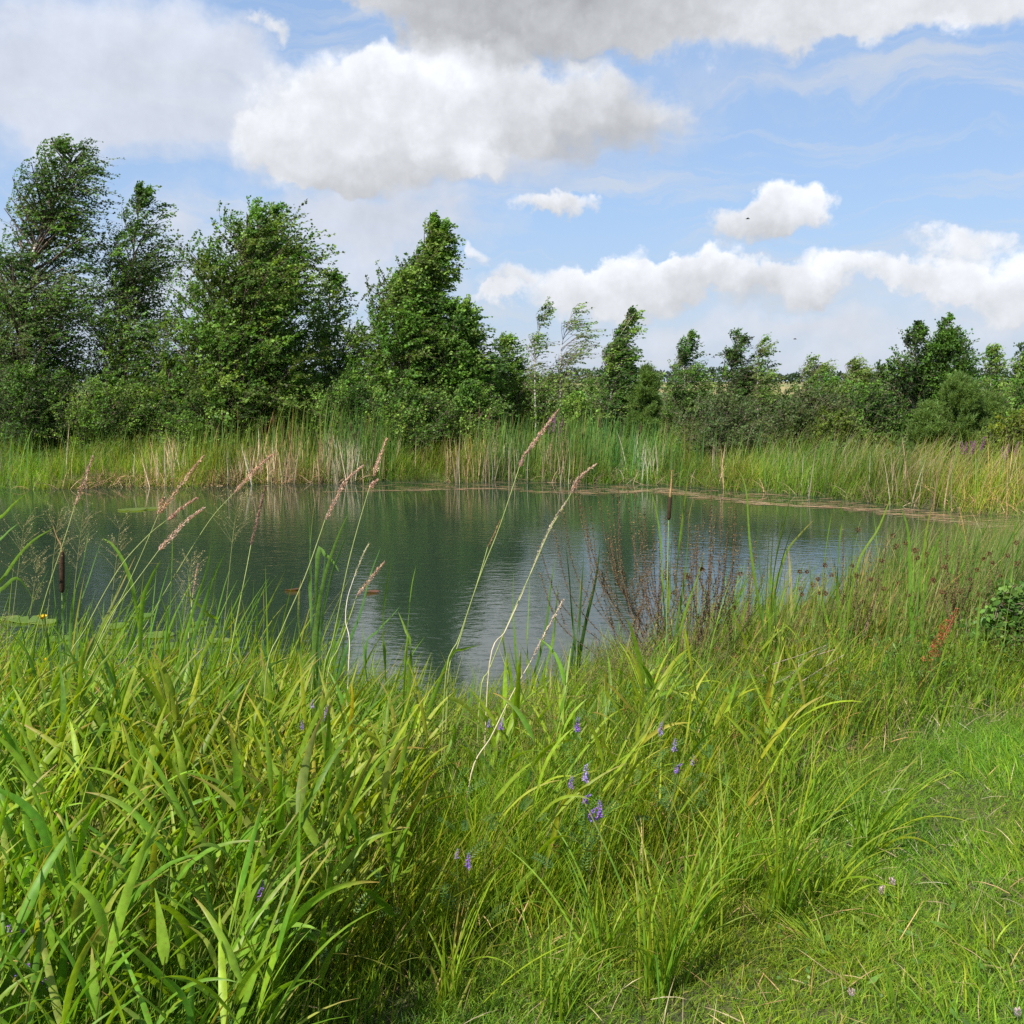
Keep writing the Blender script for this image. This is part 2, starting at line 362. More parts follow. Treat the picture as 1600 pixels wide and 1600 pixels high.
def grid(xs, ys, hf):
    X, Y = np.meshgrid(xs, ys); v = np.stack((X, Y, hf(X, Y)), -1).reshape(-1, 3); n, mm = len(xs), len(ys)
    i = np.arange(n * mm).reshape(mm, n); f = np.stack((i[:-1, :-1], i[:-1, 1:], i[1:, 1:], i[1:, :-1]), -1).reshape(-1, 4); return v, f
xs = np.concatenate((-np.geomspace(2500, 31, 24), np.arange(-30, -8, .5), np.arange(-8, 10, .14), np.arange(10, 30, .5), np.geomspace(31, 2500, 24)))
ys = np.concatenate((-np.geomspace(300, 6, 10), np.arange(-5, 1, .5), np.arange(1, 10, .14), np.arange(10, 30, .3), np.geomspace(31, 4500, 40)))
a = Acc(); v, f = grid(xs, ys, H); a.add(v, f, (0, 0, 0)); tag(a.build('ground', M_GROUND), 'grassy ground of the pond banks and fields beyond', kind='structure')

m, nt = new_mat('pond_water'); L = nt.links.new; nd = nt.nodes.new
tc = nd('ShaderNodeTexCoord')
def wn(scale, sxy, det, ro):
    mp = nd('ShaderNodeMapping'); mp.inputs['Scale'].default_value = (*sxy, 1); mp.inputs['Rotation'].default_value = (0, 0, R(12)); L(tc.outputs['Object'], mp.inputs[0])
    n = nd('ShaderNodeTexNoise'); n.inputs['Scale'].default_value = scale; n.inputs['Detail'].default_value = det; n.inputs['Roughness'].default_value = ro; n.inputs['Distortion'].default_value = .4; L(mp.outputs[0], n.inputs['Vector']); return n.outputs[0]
big = wn(5.5, (.8, 1.5), 3, .55); small = wn(17, (.8, 1.5), 3, .6)
ad = nd('ShaderNodeMath'); ad.operation = 'MULTIPLY_ADD'; L(small, ad.inputs[0]); ad.inputs[1].default_value = .13; L(big, ad.inputs[2])
# ripples die out in the lee of the far reeds (towards the far shore) and vary in gusts
sp = nd('ShaderNodeSeparateXYZ'); L(tc.outputs['Object'], sp.inputs[0])
mr = nd('ShaderNodeMapRange'); mr.interpolation_type = 'SMOOTHSTEP'; L(sp.outputs[1], mr.inputs[0]); mr.inputs[1].default_value = 13; mr.inputs[2].default_value = 20.5; mr.inputs[3].default_value = 1; mr.inputs[4].default_value = .10
gu = wn(.35, (1, 1.6), 2, .5); gr = nd('ShaderNodeMapRange'); L(gu, gr.inputs[0]); gr.inputs[1].default_value = .3; gr.inputs[2].default_value = .7; gr.inputs[3].default_value = .45; gr.inputs[4].default_value = 1.2
mu = nd('ShaderNodeMath'); mu.operation = 'MULTIPLY'; L(mr.outputs[0], mu.inputs[0]); L(gr.outputs[0], mu.inputs[1])
mh = nd('ShaderNodeMath'); mh.operation = 'MULTIPLY'; L(mu.outputs[0], mh.inputs[0]); L(ad.outputs[0], mh.inputs[1])
bp = nd('ShaderNodeBump'); bp.inputs['Distance'].default_value = .0065; bp.inputs['Strength'].default_value = 1; L(mh.outputs[0], bp.inputs['Height'])
pr = nd('ShaderNodeBsdfPrincipled'); pr.inputs['Base Color'].default_value = (.017, .031, .022, 1); pr.inputs['Roughness'].default_value = .04; pr.inputs['IOR'].default_value = 1.75
L(bp.outputs[0], pr.inputs['Normal'])
o = nd('ShaderNodeOutputMaterial'); L(pr.outputs[0], o.inputs[0]); M_WATER = m
a = Acc(); v, f = grid(np.linspace(-45, 20, 40), np.linspace(3, 26, 24), lambda x, y: 0 * x); a.add(v, f, (0, 0, 0)); tag(a.build('water', M_WATER), 'green rippled pond water reflecting trees and sky', kind='structure')

# ------------------------------------------------------------------ trees
G_DARK, G_MID, G_LIGHT, G_YEL = (.050, .120, .015), (.092, .200, .022), (.175, .290, .045), (.18, .27, .02)
def tree(name, label, Y, trunk, env, nb, pal, wts, ls=.07, nt_=11, nl=17, bark_m=None, tr=.06, wind=.55, cat='tree', seed=1, fill=1.0, group=None, tw=(.35, .8), depth=1.0, droop=.15, lowest=None):
    global rng
    keep = rng; rng = np.random.default_rng(seed * 101 + 13)
    base_px = trunk[0][0]; X0 = P(base_px, 660, Y)[0]; g = float(H(X0, Y)) - .05
    pts = [(X0, Y, g)] + [P(px, py, Y + .15 * math.sin(i * 2.1)) for i, (px, py) in enumerate(trunk[1:])]
    tc_ = spline(pts, 28); zt = tc_[:, 2]; top = zt[-1]
    r = tr * (1 - np.linspace(0, 1, 28) ** .8 * .9)
    wood = Acc(); tube(wood, tc_, r, (.3, .25, .2), 7)
    e = np.array([(P(0, py, Y)[2], P(xl, py, Y)[0], P(xr, py, Y)[0]) for py, xl, xr in env])[::-1]
    zl, zh = max(e[0, 0], g + .1), e[-1, 0]
    zz = np.linspace(zl, zh, 200); w = (np.interp(zz, e[:, 0], e[:, 2]) - np.interp(zz, e[:, 0], e[:, 1])) / 2
    pr_ = (w + .05) ** 1.25; pr_ /= pr_.sum()
    zb = rng.choice(zz, nb, p=pr_); zb[:3] = (zh, zh - .1, zh - .25)
    xl = np.interp(zb, e[:, 0], e[:, 1]); xr = np.interp(zb, e[:, 0], e[:, 2]); cx = (xl + xr) / 2 - .10 * wind; hw = (xr - xl) / 2 * (1.10 + .16 * ss(xr - xl, 1.2, 2.6))
    ph = U(0, 2 * np.pi, nb); rr = np.sqrt(U(.22, 1, nb)) * .93
    tip = np.stack((cx + hw * rr * np.cos(ph), Y + hw * rr * np.sin(ph) * depth, zb), 1)
    za = np.clip(zb - hw * rr * U(.5, 1.5, nb) - .15, g + .25, top * .97)
    A = np.stack([np.interp(za, zt, tc_[:, k]) for k in range(3)], 1)
    mid = A * .5 + tip * .5; mid[:, 2] += .12 * (tip[:, 2] - A[:, 2]); mid[:, 0] -= wind * .15 * hw * .5
    t = np.linspace(0, 1, 7)[None, :, None]
    B = A[:, None] * (1 - t) ** 2 + 2 * mid[:, None] * t * (1 - t) + tip[:, None] * t ** 2
    br = (tr * .28) * (1 - .75 * t[..., 0]) * np.ones((nb, 1))
    limbs = Acc(); tubes(limbs, B, br, np.full((nb, 7, 3), .2), 4)
    # twigs
    nT = nb * nt_; bi = np.repeat(np.arange(nb), nt_); u = U(.25, 1.03, nT) * 6; i0 = np.clip(u.astype(int), 0, 5); f = (u - i0)[:, None]
    p0 = B[bi, i0] * (1 - f) + B[bi, i0 + 1] * f; bd = nrm(B[bi, i0 + 1] - B[bi, i0])
    d = nrm(bd * .6 + rng.normal(0, .45, (nT, 3)) + np.array((wind * 1.25, 0, .38 - droop)))
    sc_ = np.clip(hw[bi], .06, 1.2) ** .6
    Lt = U(tw[0], tw[1], nT) * sc_
    K = 5; t = np.linspace(0, 1, K)[None, :, None]
    T = p0[:, None] + d[:, None] * Lt[:, None, None] * t + np.array((wind * .25, 0, -droop)) * (Lt[:, None, None] * t ** 2)
    tubes(limbs, T, np.full((nT, K), .004) * (1 - .5 * t[..., 0]), np.full((nT, K, 3), .16), 3)
    # leaves
    nL = int(nl * fill); n = nT * nL; ti = np.repeat(np.arange(nT), nL); u = U(.1, 1.0, n) * (K - 1.001); i0 = u.astype(int); f = (u - i0)[:, None]
    q = T[ti, i0] * (1 - f) + T[ti, i0 + 1] * f + rng.normal(0, .020, (n, 3))
    ld = nrm(rng.normal(0, .5, (n, 3)) + np.array((wind * 1.2, 0, -.15)) + d[ti] * .5)
    ln = nrm(rng.normal(0, .7, (n, 3)) + np.array((-.15, -.35, .6)))
    bc = pick(pal, wts, nb, .12, .05)[bi][ti]; tcx = 1 + rng.normal(0, .12, (nT, 1))
    c = np.clip(bc * tcx[ti] * (1 + rng.normal(0, .22, (n, 1))), .004, .8)
    crown = Acc(); S = ls * .92 * U(.6, 1.35, n)
    leafquads(crown, q, ld, ln, S, S * .72, c)
    root = empty(name, (X0, Y, g))
    wood.build('trunk', bark_m or M_BARK, root, (X0, Y, g)); limbs.build('branches', M_BARK, root, (X0, Y, g)); crown.build('crown', M_TREE, root, (X0, Y, g))
    rng = keep
    return tag(root, label, cat, group)
PAL = [G_DARK, G_MID, G_LIGHT]; PB = [G_MID, G_LIGHT, (.15, .20, .05)]; PD = [(.026, .058, .012), G_DARK, G_MID]
GB = 'birches beyond the pond'
tree('birch_tree', 'tallest birch at the left with pale trunk and two windblown tops', 27.0, [(40, 660), (36, 540), (34, 470), (50, 400), (85, 320), (118, 232)],
     [(218, 88, 118), (240, 60, 150), (280, 30, 156), (330, 20, 150), (400, -5, 148), (450, -25, 150), (500, -45, 138), (560, -50, 128), (620, -40, 120)], 235, [G_DARK, G_MID, (.12, .19, .05)], [4, 4, 2], .068, 13, 19, M_BIRCH, .11, .7, seed=1, fill=.9, group=GB, droop=.28)
tree('birch_tree', 'narrow birch second from the left with thin see-through crown', 27.5, [(195, 660), (196, 560), (205, 460), (210, 380), (222, 298)],
     [(292, 208, 232), (330, 185, 262), (375, 160, 274), (420, 148, 268), (480, 132, 272), (540, 125, 285), (600, 118, 292), (650, 112, 296)], 180, PAL, [4, 4, 1], .068, 13, 18, M_BIRCH, .07, .6, seed=2, fill=.9, group=GB, droop=.2)
tree('birch_tree', 'broad dense bright green birch between two narrower trees on the left', 26.5, [(368, 660), (372, 560), (376, 470), (392, 400), (412, 335)],
     [(322, 398, 430), (345, 350, 462), (380, 318, 478), (420, 292, 486), (470, 276, 486), (520, 266, 484), (580, 255, 490), (660, 250, 492)], 400, [G_MID, G_LIGHT, (.10, .16, .02)], [4, 2, 3], .078, 12, 23, M_BIRCH, .09, .45, seed=3, group=GB)
tree('birch_tree', 'small birch set back between the broad birch and the pointed one', 29, [(515, 650), (515, 560), (514, 480), (518, 432)],
     [(428, 506, 528), (455, 490, 552), (500, 478, 556), (550, 468, 560), (610, 462, 566), (650, 460, 570)], 95, PAL, [3, 4, 2], .075, 11, 16, M_BIRCH, .05, .5, seed=4, group=GB)
tree('birch_tree', 'pointed birch with a swaying top spire above dense lower branches', 26.5, [(640, 660), (640, 560), (642, 480), (655, 420), (684, 345)],
     [(340, 674, 690), (365, 658, 702), (400, 640, 706), (425, 605, 700), (450, 580, 692), (500, 562, 690), (560, 545, 700), (620, 538, 715), (665, 535, 725)], 300, [G_MID, G_LIGHT, (.09, .15, .02)], [5, 2, 2], .078, 12, 21, M_BIRCH, .075, .5, seed=5, group=GB)
tree('round_tree', 'dark bushy tree right beside the pointed birch, sloping to the right', 26, [(712, 660), (712, 600), (715, 540), (722, 480)],
     [(470, 690, 730), (505, 680, 742), (540, 676, 758), (580, 672, 766), (630, 670, 770), (670, 672, 768)], 140, PAL, [4, 4, 2], .08, 12, 18, M_BARK, .06, .5, seed=6)
tree('willow_shrub', 'grey-green shrub right of the dark bushy tree', 27.5, [(790, 660), (790, 610), (788, 532)],
     [(525, 782, 800), (560, 764, 816), (600, 756, 824), (650, 745, 835)], 75, [G_MID, G_LIGHT], [2, 2], .06, 11, 15, M_BARK, .03, .6, cat='shrub', seed=7)
tree('birch_sapling', 'thin wispy birch sapling with almost bare leaning top, left of a matching pair', 27, [(838, 660), (836, 580), (842, 520), (860, 475)],
     [(472, 852, 862), (490, 842, 862), (520, 822, 862), (560, 818, 860), (610, 812, 868)], 30, PB, [2, 3, 1], .06, 6, 10, M_BIRCH, .025, 1.1, seed=8, fill=.75, tw=(.35, .75), group=GB)
tree('birch_sapling', 'wispy birch sapling with open windblown crown, right of a matching pair', 27.3, [(876, 660), (876, 580), (880, 530), (900, 478)],
     [(474, 895, 912), (500, 876, 924), (530, 872, 930), (560, 864, 926), (600, 850, 912)], 38, PB, [2, 3, 1], .06, 6, 10, M_BIRCH, .025, 1.2, seed=9, fill=.75, tw=(.4, .85), group=GB)
tree('birch_sapling', 'dark birch sapling leaning right with a curved pointed top', 26, [(955, 665), (955, 600), (962, 540), (994, 486)],
     [(484, 984, 1000), (505, 965, 996), (540, 948, 992), (570, 938, 994), (610, 924, 992), (660, 925, 998)], 95, PAL, [4, 2, 2], .066, 10, 15, M_BIRCH, .035, .95, seed=10, group=GB)
tree('birch_sapling', 'slim pointed birch standing just left of the middle gap of small trees', 31, [(1070, 650), (1070, 600), (1068, 560), (1078, 524)],
     [(520, 1072, 1082), (540, 1058, 1090), (570, 1045, 1094), (600, 1030, 1104), (650, 1026, 1112)], 80, PAL, [3, 4, 1], .062, 10, 15, M_BIRCH, .03, .7, seed=11, group=GB)
tree('birch_sapling', 'dark pointed birch next to a pale wispy one', 31, [(1150, 650), (1148, 600), (1148, 560), (1156, 522)],
     [(518, 1148, 1164), (540, 1134, 1170), (570, 1124, 1180), (600, 1118, 1188), (650, 1112, 1192)], 85, PD, [3, 4, 1], .062, 10, 15, M_BIRCH, .03, .6, seed=12, group=GB)
tree('birch_sapling', 'pale wispy birch leaning right of the dark pointed one', 30, [(1185, 650), (1184, 600), (1186, 560), (1198, 530)],
     [(527, 1188, 1204), (550, 1180, 1214), (580, 1172, 1214), (620, 1168, 1214)], 36, PB, [2, 3, 1], .06, 7, 11, M_BIRCH, .022, 1.1, seed=13, group=GB)
tree('birch_sapling', 'ragged grey-green sapling standing alone left of two bright windblown ones', 30, [(1265, 650), (1262, 600), (1266, 562)],
     [(556, 1258, 1276), (575, 1250, 1300), (600, 1244, 1300), (640, 1240, 1305)], 45, PB, [3, 3, 1], .06, 8, 12, M_BIRCH, .025, 1.0, seed=14, group=GB)
tree('willow_tree', 'bright windswept small willow with flat trailing top', 30, [(1330, 655), (1328, 610), (1345, 568)],
     [(564, 1330, 1362), (580, 1318, 1362), (600, 1308, 1360), (640, 1300, 1366)], 55, [G_LIGHT, (.14, .2, .03)], [2, 2], .06, 9, 13, M_BARK, .03, 1.2, seed=15)
tree('birch_sapling', 'short leaning sapling just left of the dense pair of trees on the right', 29, [(1368, 655), (1368, 610), (1378, 574)],
     [(570, 1372, 1382), (590, 1362, 1388), (620, 1352, 1392), (650, 1346, 1396)], 40, PAL, [3, 3, 1], .06, 9, 13, M_BIRCH, .025, .7, seed=16, group=GB)
tree('birch_tree', 'left tree of the dense pointed pair on the right', 26.5, [(1428, 665), (1428, 600), (1430, 550), (1438, 512)],
     [(505, 1433, 1439), (530, 1410, 1448), (560, 1396, 1458), (600, 1388, 1464), (640, 1380, 1468), (675, 1380, 1470)], 120, PD, [3, 4, 2], .066, 11, 16, M_BIRCH, .04, .2, seed=17, group=GB)
tree('birch_tree', 'right and taller tree of the dense pointed pair on the right', 26.2, [(1482, 665), (1482, 600), (1480, 550), (1482, 500)],
     [(496, 1478, 1486), (520, 1464, 1496), (550, 1448, 1510), (590, 1444, 1520), (630, 1444, 1522), (670, 1442, 1520)], 140, [G_DARK, G_MID, (.07, .14, .02)], [3, 4, 2], .066, 11, 16, M_BIRCH, .045, .15, seed=18, group=GB)
tree('birch_sapling', 'thin sapling with grey top right of the dense pair', 28, [(1548, 665), (1548, 600), (1550, 546)],
     [(542, 1544, 1556), (570, 1532, 1566), (610, 1524, 1574), (660, 1520, 1580)], 55, PB, [3, 2, 1], .06, 9, 13, M_BIRCH, .03, .7, seed=19, group=GB)
tree('birch_sapling', 'leaning sapling cut by the right edge of the picture', 28, [(1585, 665), (1588, 600), (1600, 543)],
     [(538, 1592, 1608), (560, 1580, 1618), (610, 1570, 1625), (660, 1565, 1630)], 60, PAL, [3, 3, 2], .06, 9, 13, M_BIRCH, .03, .7, seed=20, group=GB)
tree('birch_tree', 'birch cut by the left edge of the picture', 28, [(-45, 660), (-45, 560), (-35, 460), (-30, 400)],
     [(385, -45, -20), (430, -80, 8), (480, -100, 14), (540, -110, 12), (620, -110, 14)], 110, PAL, [3, 4, 2], .07, 11, 15, M_BIRCH, .06, .6, seed=21, group=GB)
for k, (cx, ty, hw) in enumerate(((-190, 430, 75), (-330, 500, 80), (1720, 540, 55), (1830, 500, 60))):
    tree('birch_tree', ('birch standing outside the left side of the picture', 'lower birch standing farther outside the left side', 'birch standing outside the right side of the picture', 'taller birch standing farther outside the right side')[k], 27.5, [(cx, 660), (cx, (660 + ty) / 2), (cx + 12, ty + 10)], [(ty, cx, cx + 22), (ty + 50, cx - hw * .5, cx + hw * .55), (ty + 110, cx - hw * .9, cx + hw * .9), (655, cx - hw, cx + hw)], 90, PAL, [3, 4, 2], .07, 11, 15, M_BIRCH, .06, .5, seed=120 + k, group=GB)
# bushes that fill in under and between the trees
GS = 'shrubs under the trees beyond the pond'
bushes = [('dark shrub under the tallest birch at the left edge', 25.5, 40, 572, 75, 110, PD), ('rounded dark shrub under the narrow birch', 25.5, 165, 590, 70, 90, PAL),
    ('leafy shrub under the broad bright birch', 25.4, 330, 600, 80, 80, PAL), ('mid green shrub left of the pointed birch', 25.2, 545, 590, 60, 90, PAL), ('leafy low shrub in front of the pointed birch', 25.0, 640, 600, 70, 75, PAL),
    ('soft green shrub below the two wispy saplings', 28, 850, 590, 75, 75, [G_MID, G_LIGHT]), ('green shrub under the open wispy sapling', 26.5, 905, 618, 45, 60, [G_MID, G_LIGHT]),
    ('low shrub set back behind the leaning dark sapling', 33, 1010, 600, 60, 55, PAL),
    ('rounded willow shrub in front of the slim pointed birch', 24.5, 1125, 625, 80, 60, [(.07, .12, .03), (.09, .14, .04)]), ('brownish green dome of a bush behind the reeds', 24.5, 1255, 615, 72, 75, [(.075, .11, .03), (.06, .11, .025)]),
    ('grey green hedge bush behind the brownish dome', 31, 1225, 600, 70, 60, PAL), ('yellow green bush at the foot of the grey shrubs', 23.5, 1300, 645, 40, 45, [(.12, .17, .02), (.10, .16, .02)]),
    ('dark shrub between the windswept willow and the dense pair', 26, 1350, 600, 55, 85, PD), ('green shrub under the leaning willow', 29, 1300, 592, 50, 70, PAL), ('shrub behind the young pine on the right', 27, 1540, 600, 55, 80, PAL),
    ('bright yellow green bush at the right edge behind the reeds', 20.5, 1590, 645, 50, 55, [(.17, .21, .015), (.12, .18, .02)]), ('dark green shrub at the right edge under the saplings', 25, 1600, 590, 55, 90, PAL),
    ('shrub in the gap left of the broad birch', 26, 262, 560, 40, 110, PAL), ('shrub in the gap right of the narrow birch set', 26, 470, 585, 50, 90, PAL), ('low dark shrub beneath the bushy tree', 25, 735, 612, 55, 62, PAL), ('shrub filling in behind the wispy pair', 33, 930, 590, 60, 70, [G_MID, G_LIGHT])]
for k, (lab, Y, cx, ty, hw, hh, pal) in enumerate(bushes):
    tree('shrub', lab, Y, [(cx, 680), (cx, ty + hh * .5), (cx + 4, ty + 8)], [(ty, cx - hw * .25, cx + hw * .3), (ty + hh * .15, cx - hw * .62, cx + hw * .68), (ty + hh * .4, cx - hw * .9, cx + hw * .92), (ty + hh * .75, cx - hw, cx + hw), (ty + hh + 15, cx - hw * .95, cx + hw * .95)],
         int(30 + hw * hh / 95), pal, [1] * len(pal), .06, 10, 14, M_BARK, .025, .4, cat='shrub', seed=40 + k, group=GS, tw=(.25, .55), droop=.05)

# young pines: whorls of upright branches with needle tufts
def pine(label, Y, px, ty, by, hw, seed):
    global rng
    keep = rng; rng = np.random.default_rng(seed)
    X0, _, zt = P(px, ty, Y); g = float(H(X0, Y)) - .05; hgt = zt - g; W = hw / 1600 * Y
    wood = Acc(); tube(wood, [(X0, Y, g), (X0 + .02, Y, g + hgt * .5), (X0, Y, zt - .05)], (.05, .035, .01), (.3, .2, .12), 6)
    tips = []; dirs = []
    for z in np.linspace(.12, .97, 11):
        for k in range(6 if z < .9 else 3):
            ph = U(0, 6.28); r = W * (1 - z) ** .7 * U(.75, 1.05) + .06
            A = np.array((X0, Y, g + z * hgt - .1)); B = np.array((X0 + r * np.cos(ph), Y + r * np.sin(ph), g + z * hgt + r * .35))
            tube(wood, [A, A * .5 + B * .5 - (0, 0, .04), B], (.018, .012, .006), (.25, .18, .1), 4)
            for s in np.linspace(.35, 1, 6):
                for q in range(3):
                    tips.append(A + (B - A) * s + rng.normal(0, .05, 3)); dirs.append(nrm(nrm(B - A) * .7 + np.array((.2, 0, .7)) + rng.normal(0, .35, 3)))
    tips.append(np.array((X0, Y, zt - .3))); dirs.append(np.array((0, 0, 1.)))
    tips = np.array(tips); dirs = np.array(dirs); n = len(tips); m_ = 46; i = np.repeat(np.arange(n), m_)
    base = tips[i] + dirs[i] * U(-.02, .2, n * m_)[:, None]; d = nrm(dirs[i] * .8 + rng.normal(0, .55, (n * m_, 3)))
    cr = Acc(); leafquads(cr, base, d, nrm(rng.normal(0, 1, (n * m_, 3))), U(.07, .12, n * m_), np.full(n * m_, .013), vary((.13, .21, .05), n * m_, .2, .08))
    root = empty('pine_tree', (X0, Y, g)); wood.build('trunk', M_BARK, root, (X0, Y, g)); cr.build('crown', M_TREE, root, (X0, Y, g)); rng = keep
    tag(root, label, 'tree')
pine('small dark pine right of the leaning birch sapling', 25.5, 1008, 583, 690, 28, 301)
pine('young pale green pine in front of the dense pair of trees', 22.5, 1500, 598, 700, 50, 302)
pine('short young pine left of the pale green one', 22.8, 1452, 645, 700, 28, 303)
pine('low young pine right of the pale green one', 22.8, 1540, 628, 700, 30, 304)
# hedgerow far off on the horizon
rng = np.random.default_rng(77)
a = Acc(); n = 26000; x = U(-320, 420, n); hh = 2.0 + 3.5 * vnoise(x, x * 0, 14, 2) + 2 * vnoise(x, x * 0, 4, 4); y = 420 + 10 * np.sin(x / 60) + U(-3, 3, n)
q = np.stack((x, y, H(x, y) + U(0, 1, n) ** .8 * hh), 1); leafquads(a, q, nrm(rng.normal(0, 1, (n, 3)) + (0, 0, .6)), nrm(rng.normal(0, 1, (n, 3)) + (0, -.6, .6)), U(.8, 1.6, n), U(.6, 1.2, n), vary((.045, .075, .035), n))
tag(a.build('distant_hedgerow', M_TREE), 'dark line of far-off trees and hedges on the horizon', 'hedgerow', kind='stuff')

# ------------------------------------------------------------------ vegetation of the far bank
rng = np.random.default_rng(11)
def scatter(n, x0, x1, y0, y1): return U(x0, x1, n), U(y0, y1, n)
def taper(K, p=.55, tip=.05):
    t = np.linspace(0, 1, K); return np.clip((1 - t) ** p, tip, 1) * np.clip(.55 + 2 * t, 0, 1)
def field(name, label, cat, n, xr, dens, hgt, wid, lean, bend, cols, wts, tipc=None, az=0.0, azs=.9, K=6, mat=None, y_lo=0, y_hi=5, front=1.0, side='far', wind=1):
    """blades along a bank: dens(x, d) is a 0..1 acceptance, d the distance from the shoreline"""
    x = U(xr[0], xr[1], n); d = U(0, 1, n) ** front * (y_hi - y_lo) + y_lo
    y = far_y(x) + d if side == 'far' else near_y(x) - d
    k = U(0, 1, n) < dens(x, d); x, y, d = x[k], y[k], d[k]; n = len(x)
    z = H(x, y) - .03; hv = hgt(x, d) * U(.62, 1.12, n)
    A = rng.normal(az, azs, n); le = np.abs(rng.normal(lean, lean * .6 + .03, n)); be = np.abs(rng.normal(bend, bend * .5 + .02, n))
    c = grow(np.stack((x, y, z), 1), hv, A, le, be, K, 1.4)
    w = wid * U(.6, 1.3, n)[:, None] * taper(K)[None]
    c0 = patch(pick(cols, wts, n), x, y * .6, .9, 50, .5); c1 = c0 * (1.1, 1.0, .8) if tipc is None else np.where(U(0, 1, n)[:, None] < tipc[1], vary(tipc[0], n), c0)
    acc = Acc(); ribbons(acc, c, w, U(0, 3.14, n), grad(c0, c1, K, 2))
    o = acc.build(name, mat or M_BLADE); tag(o, label, cat, kind='stuff'); return o
def band(x, a, b, s=.5): return ss(x, a - s, a + s) * (1 - ss(x, b - s, b + s))
def X(px, Y=22): return (px - 800) / 1600 * Y
cat_w = lambda x: np.clip(band(x, X(255), X(600), .5) + .85 * band(x, X(705), X(1045), .5) + .35 * band(x, X(1440), X(1700), .6) + .12, 0, 1) * (.35 + .65 * ss(vnoise(x, x * 0, .8, 21), .25, .6))
field('cattail_bed', 'tall blue green cattail leaves standing in beds along the far shore', 'reeds', 11000, (-14, 12), lambda x, d: cat_w(x) * np.where(d < 2.6, 1, .3), lambda x, d: .85 + .5 * vnoise(x, d, .6, 88) + .45 * band(x, X(400), X(590), .8) + .15 * band(x, X(720), X(1000), .5) + 0 * d, .022, .05, .20,
      [(.13, .25, .06), (.17, .28, .06), (.11, .22, .075), (.33, .27, .14)], [5, 4, 3, 1], az=0, azs=1.0, y_hi=3.4)
field('bank_grass', 'yellow green tall grass leaning in the wind along the far shore', 'grass', 42000, (-15, 13), lambda x, d: .35 + .65 * ss(vnoise(x, d, .55, 8), .25, .6), lambda x, d: (.30 + .78 * ss(vnoise(x, d, .8, 12), .1, .85) * (.35 + .65 * vnoise(x, d, .3, 19))) + .1 * ss(d, 0, 1.5) + .14 * ss(x, 3, 5), .012, .14, .55,
      [(.20, .31, .03), (.26, .33, .035), (.13, .24, .02), (.34, .28, .10), (.15, .25, .04), (.26, .18, .08)], [5, 4, 4, 1.6, 3, .9], tipc=((.38, .30, .14), .18), az=0, azs=1.3, y_hi=5.5, front=1.1)
field('bank_sedge', 'low green sedge and ground plants at the edge of the far water', 'sedge', 16000, (-15, 12), lambda x, d: .6 + .4 * vnoise(x, d, .5, 4), lambda x, d: .22 + .38 * vnoise(x, d, .45, 2), .011, .25, .9,
      [(.14, .28, .02), (.18, .31, .02), (.10, .21, .02)], [4, 3, 3], az=0, azs=2.5, y_lo=-.15, y_hi=2.2)
field('dead_reed_stems', 'pale dead reed stems and leaves standing at the far waterline', 'reeds', 4200, (-12, 10), lambda x, d: np.clip(band(x, X(245), X(560), .4) + .55 * band(x, X(700), X(1040), .6) + .5 * band(x, X(1100), X(1130), .2) + .2 * band(x, X(1430, 17), X(1620, 17), .4) + .05, 0, 1) * ss(vnoise(x, d * 0, .45, 31), .3, .6), lambda x, d: .75 + .35 * vnoise(x, d, .3, 6), .018, .08, .12,
      [(.46, .38, .27), (.36, .27, .18), (.52, .46, .36)], [4, 3, 2], az=0, azs=3, mat=M_DRY, y_lo=-.2, y_hi=1.3)
field('broken_reeds', 'brown broken reeds fallen over at the far waterline', 'reeds', 6500, (-12, 10), lambda x, d: np.clip(band(x, X(150), X(560), .4) + .4 * band(x, X(900), X(1040), .6) + .3 * band(x, X(1400, 17), X(1620, 17), .4) + .1, 0, 1), lambda x, d: .5 + 0 * x, .014, .7, .9,
      [(.36, .25, .15), (.26, .17, .10), (.46, .36, .24)], [4, 3, 2], az=0, azs=3, mat=M_DRY, y_lo=-.1, y_hi=.8)
field('plume_grass', 'arching grass with tan flowering plumes on the right of the far bank', 'grass', 2000, (4.5, 12), lambda x, d: .9 * ss(x, 5.5, 8) + .12, lambda x, d: 1.15 + 0 * x, .010, .25, .55,
      [(.30, .25, .12), (.24, .26, .09), (.36, .28, .17)], [3, 3, 2], tipc=((.46, .36, .25), .7), az=0, azs=.7, y_hi=4)
# undergrowth beneath the trees
n = 60000; x = U(-17, 16, n); y = far_y(x) + 3.2 + U(0, 1, n) ** 1.4 * 9; z = H(x, y)
hv = .25 + .55 * vnoise(x, y, 1.2, 41); a = Acc()
leafquads(a, np.stack((x, y, z + U(0, 1, n) * hv), 1), nrm(rng.normal(0, .7, (n, 3)) + (.2, 0, .5)), nrm(rng.normal(0, .6, (n, 3)) + (-.2, -.4, .6)), U(.05, .12, n), U(.03, .05, n), pick([(.08, .15, .025), (.12, .19, .03), (.06, .11, .02)], [3, 2, 2], n))
tag(a.build('undergrowth', M_TREE), 'leafy undergrowth beneath the trees beyond the pond', 'undergrowth', kind='stuff')
field('field_grass', 'grass of the meadow between and behind the far trees', 'grass', 16000, (-24, 24), lambda x, d: 1 + 0 * x, lambda x, d: .55 + 0 * x, .03, .2, .6, [(.16, .21, .04), (.12, .19, .03), (.28, .24, .10)], [3, 3, 2], azs=2, y_lo=4.5, y_hi=28, front=1.3)
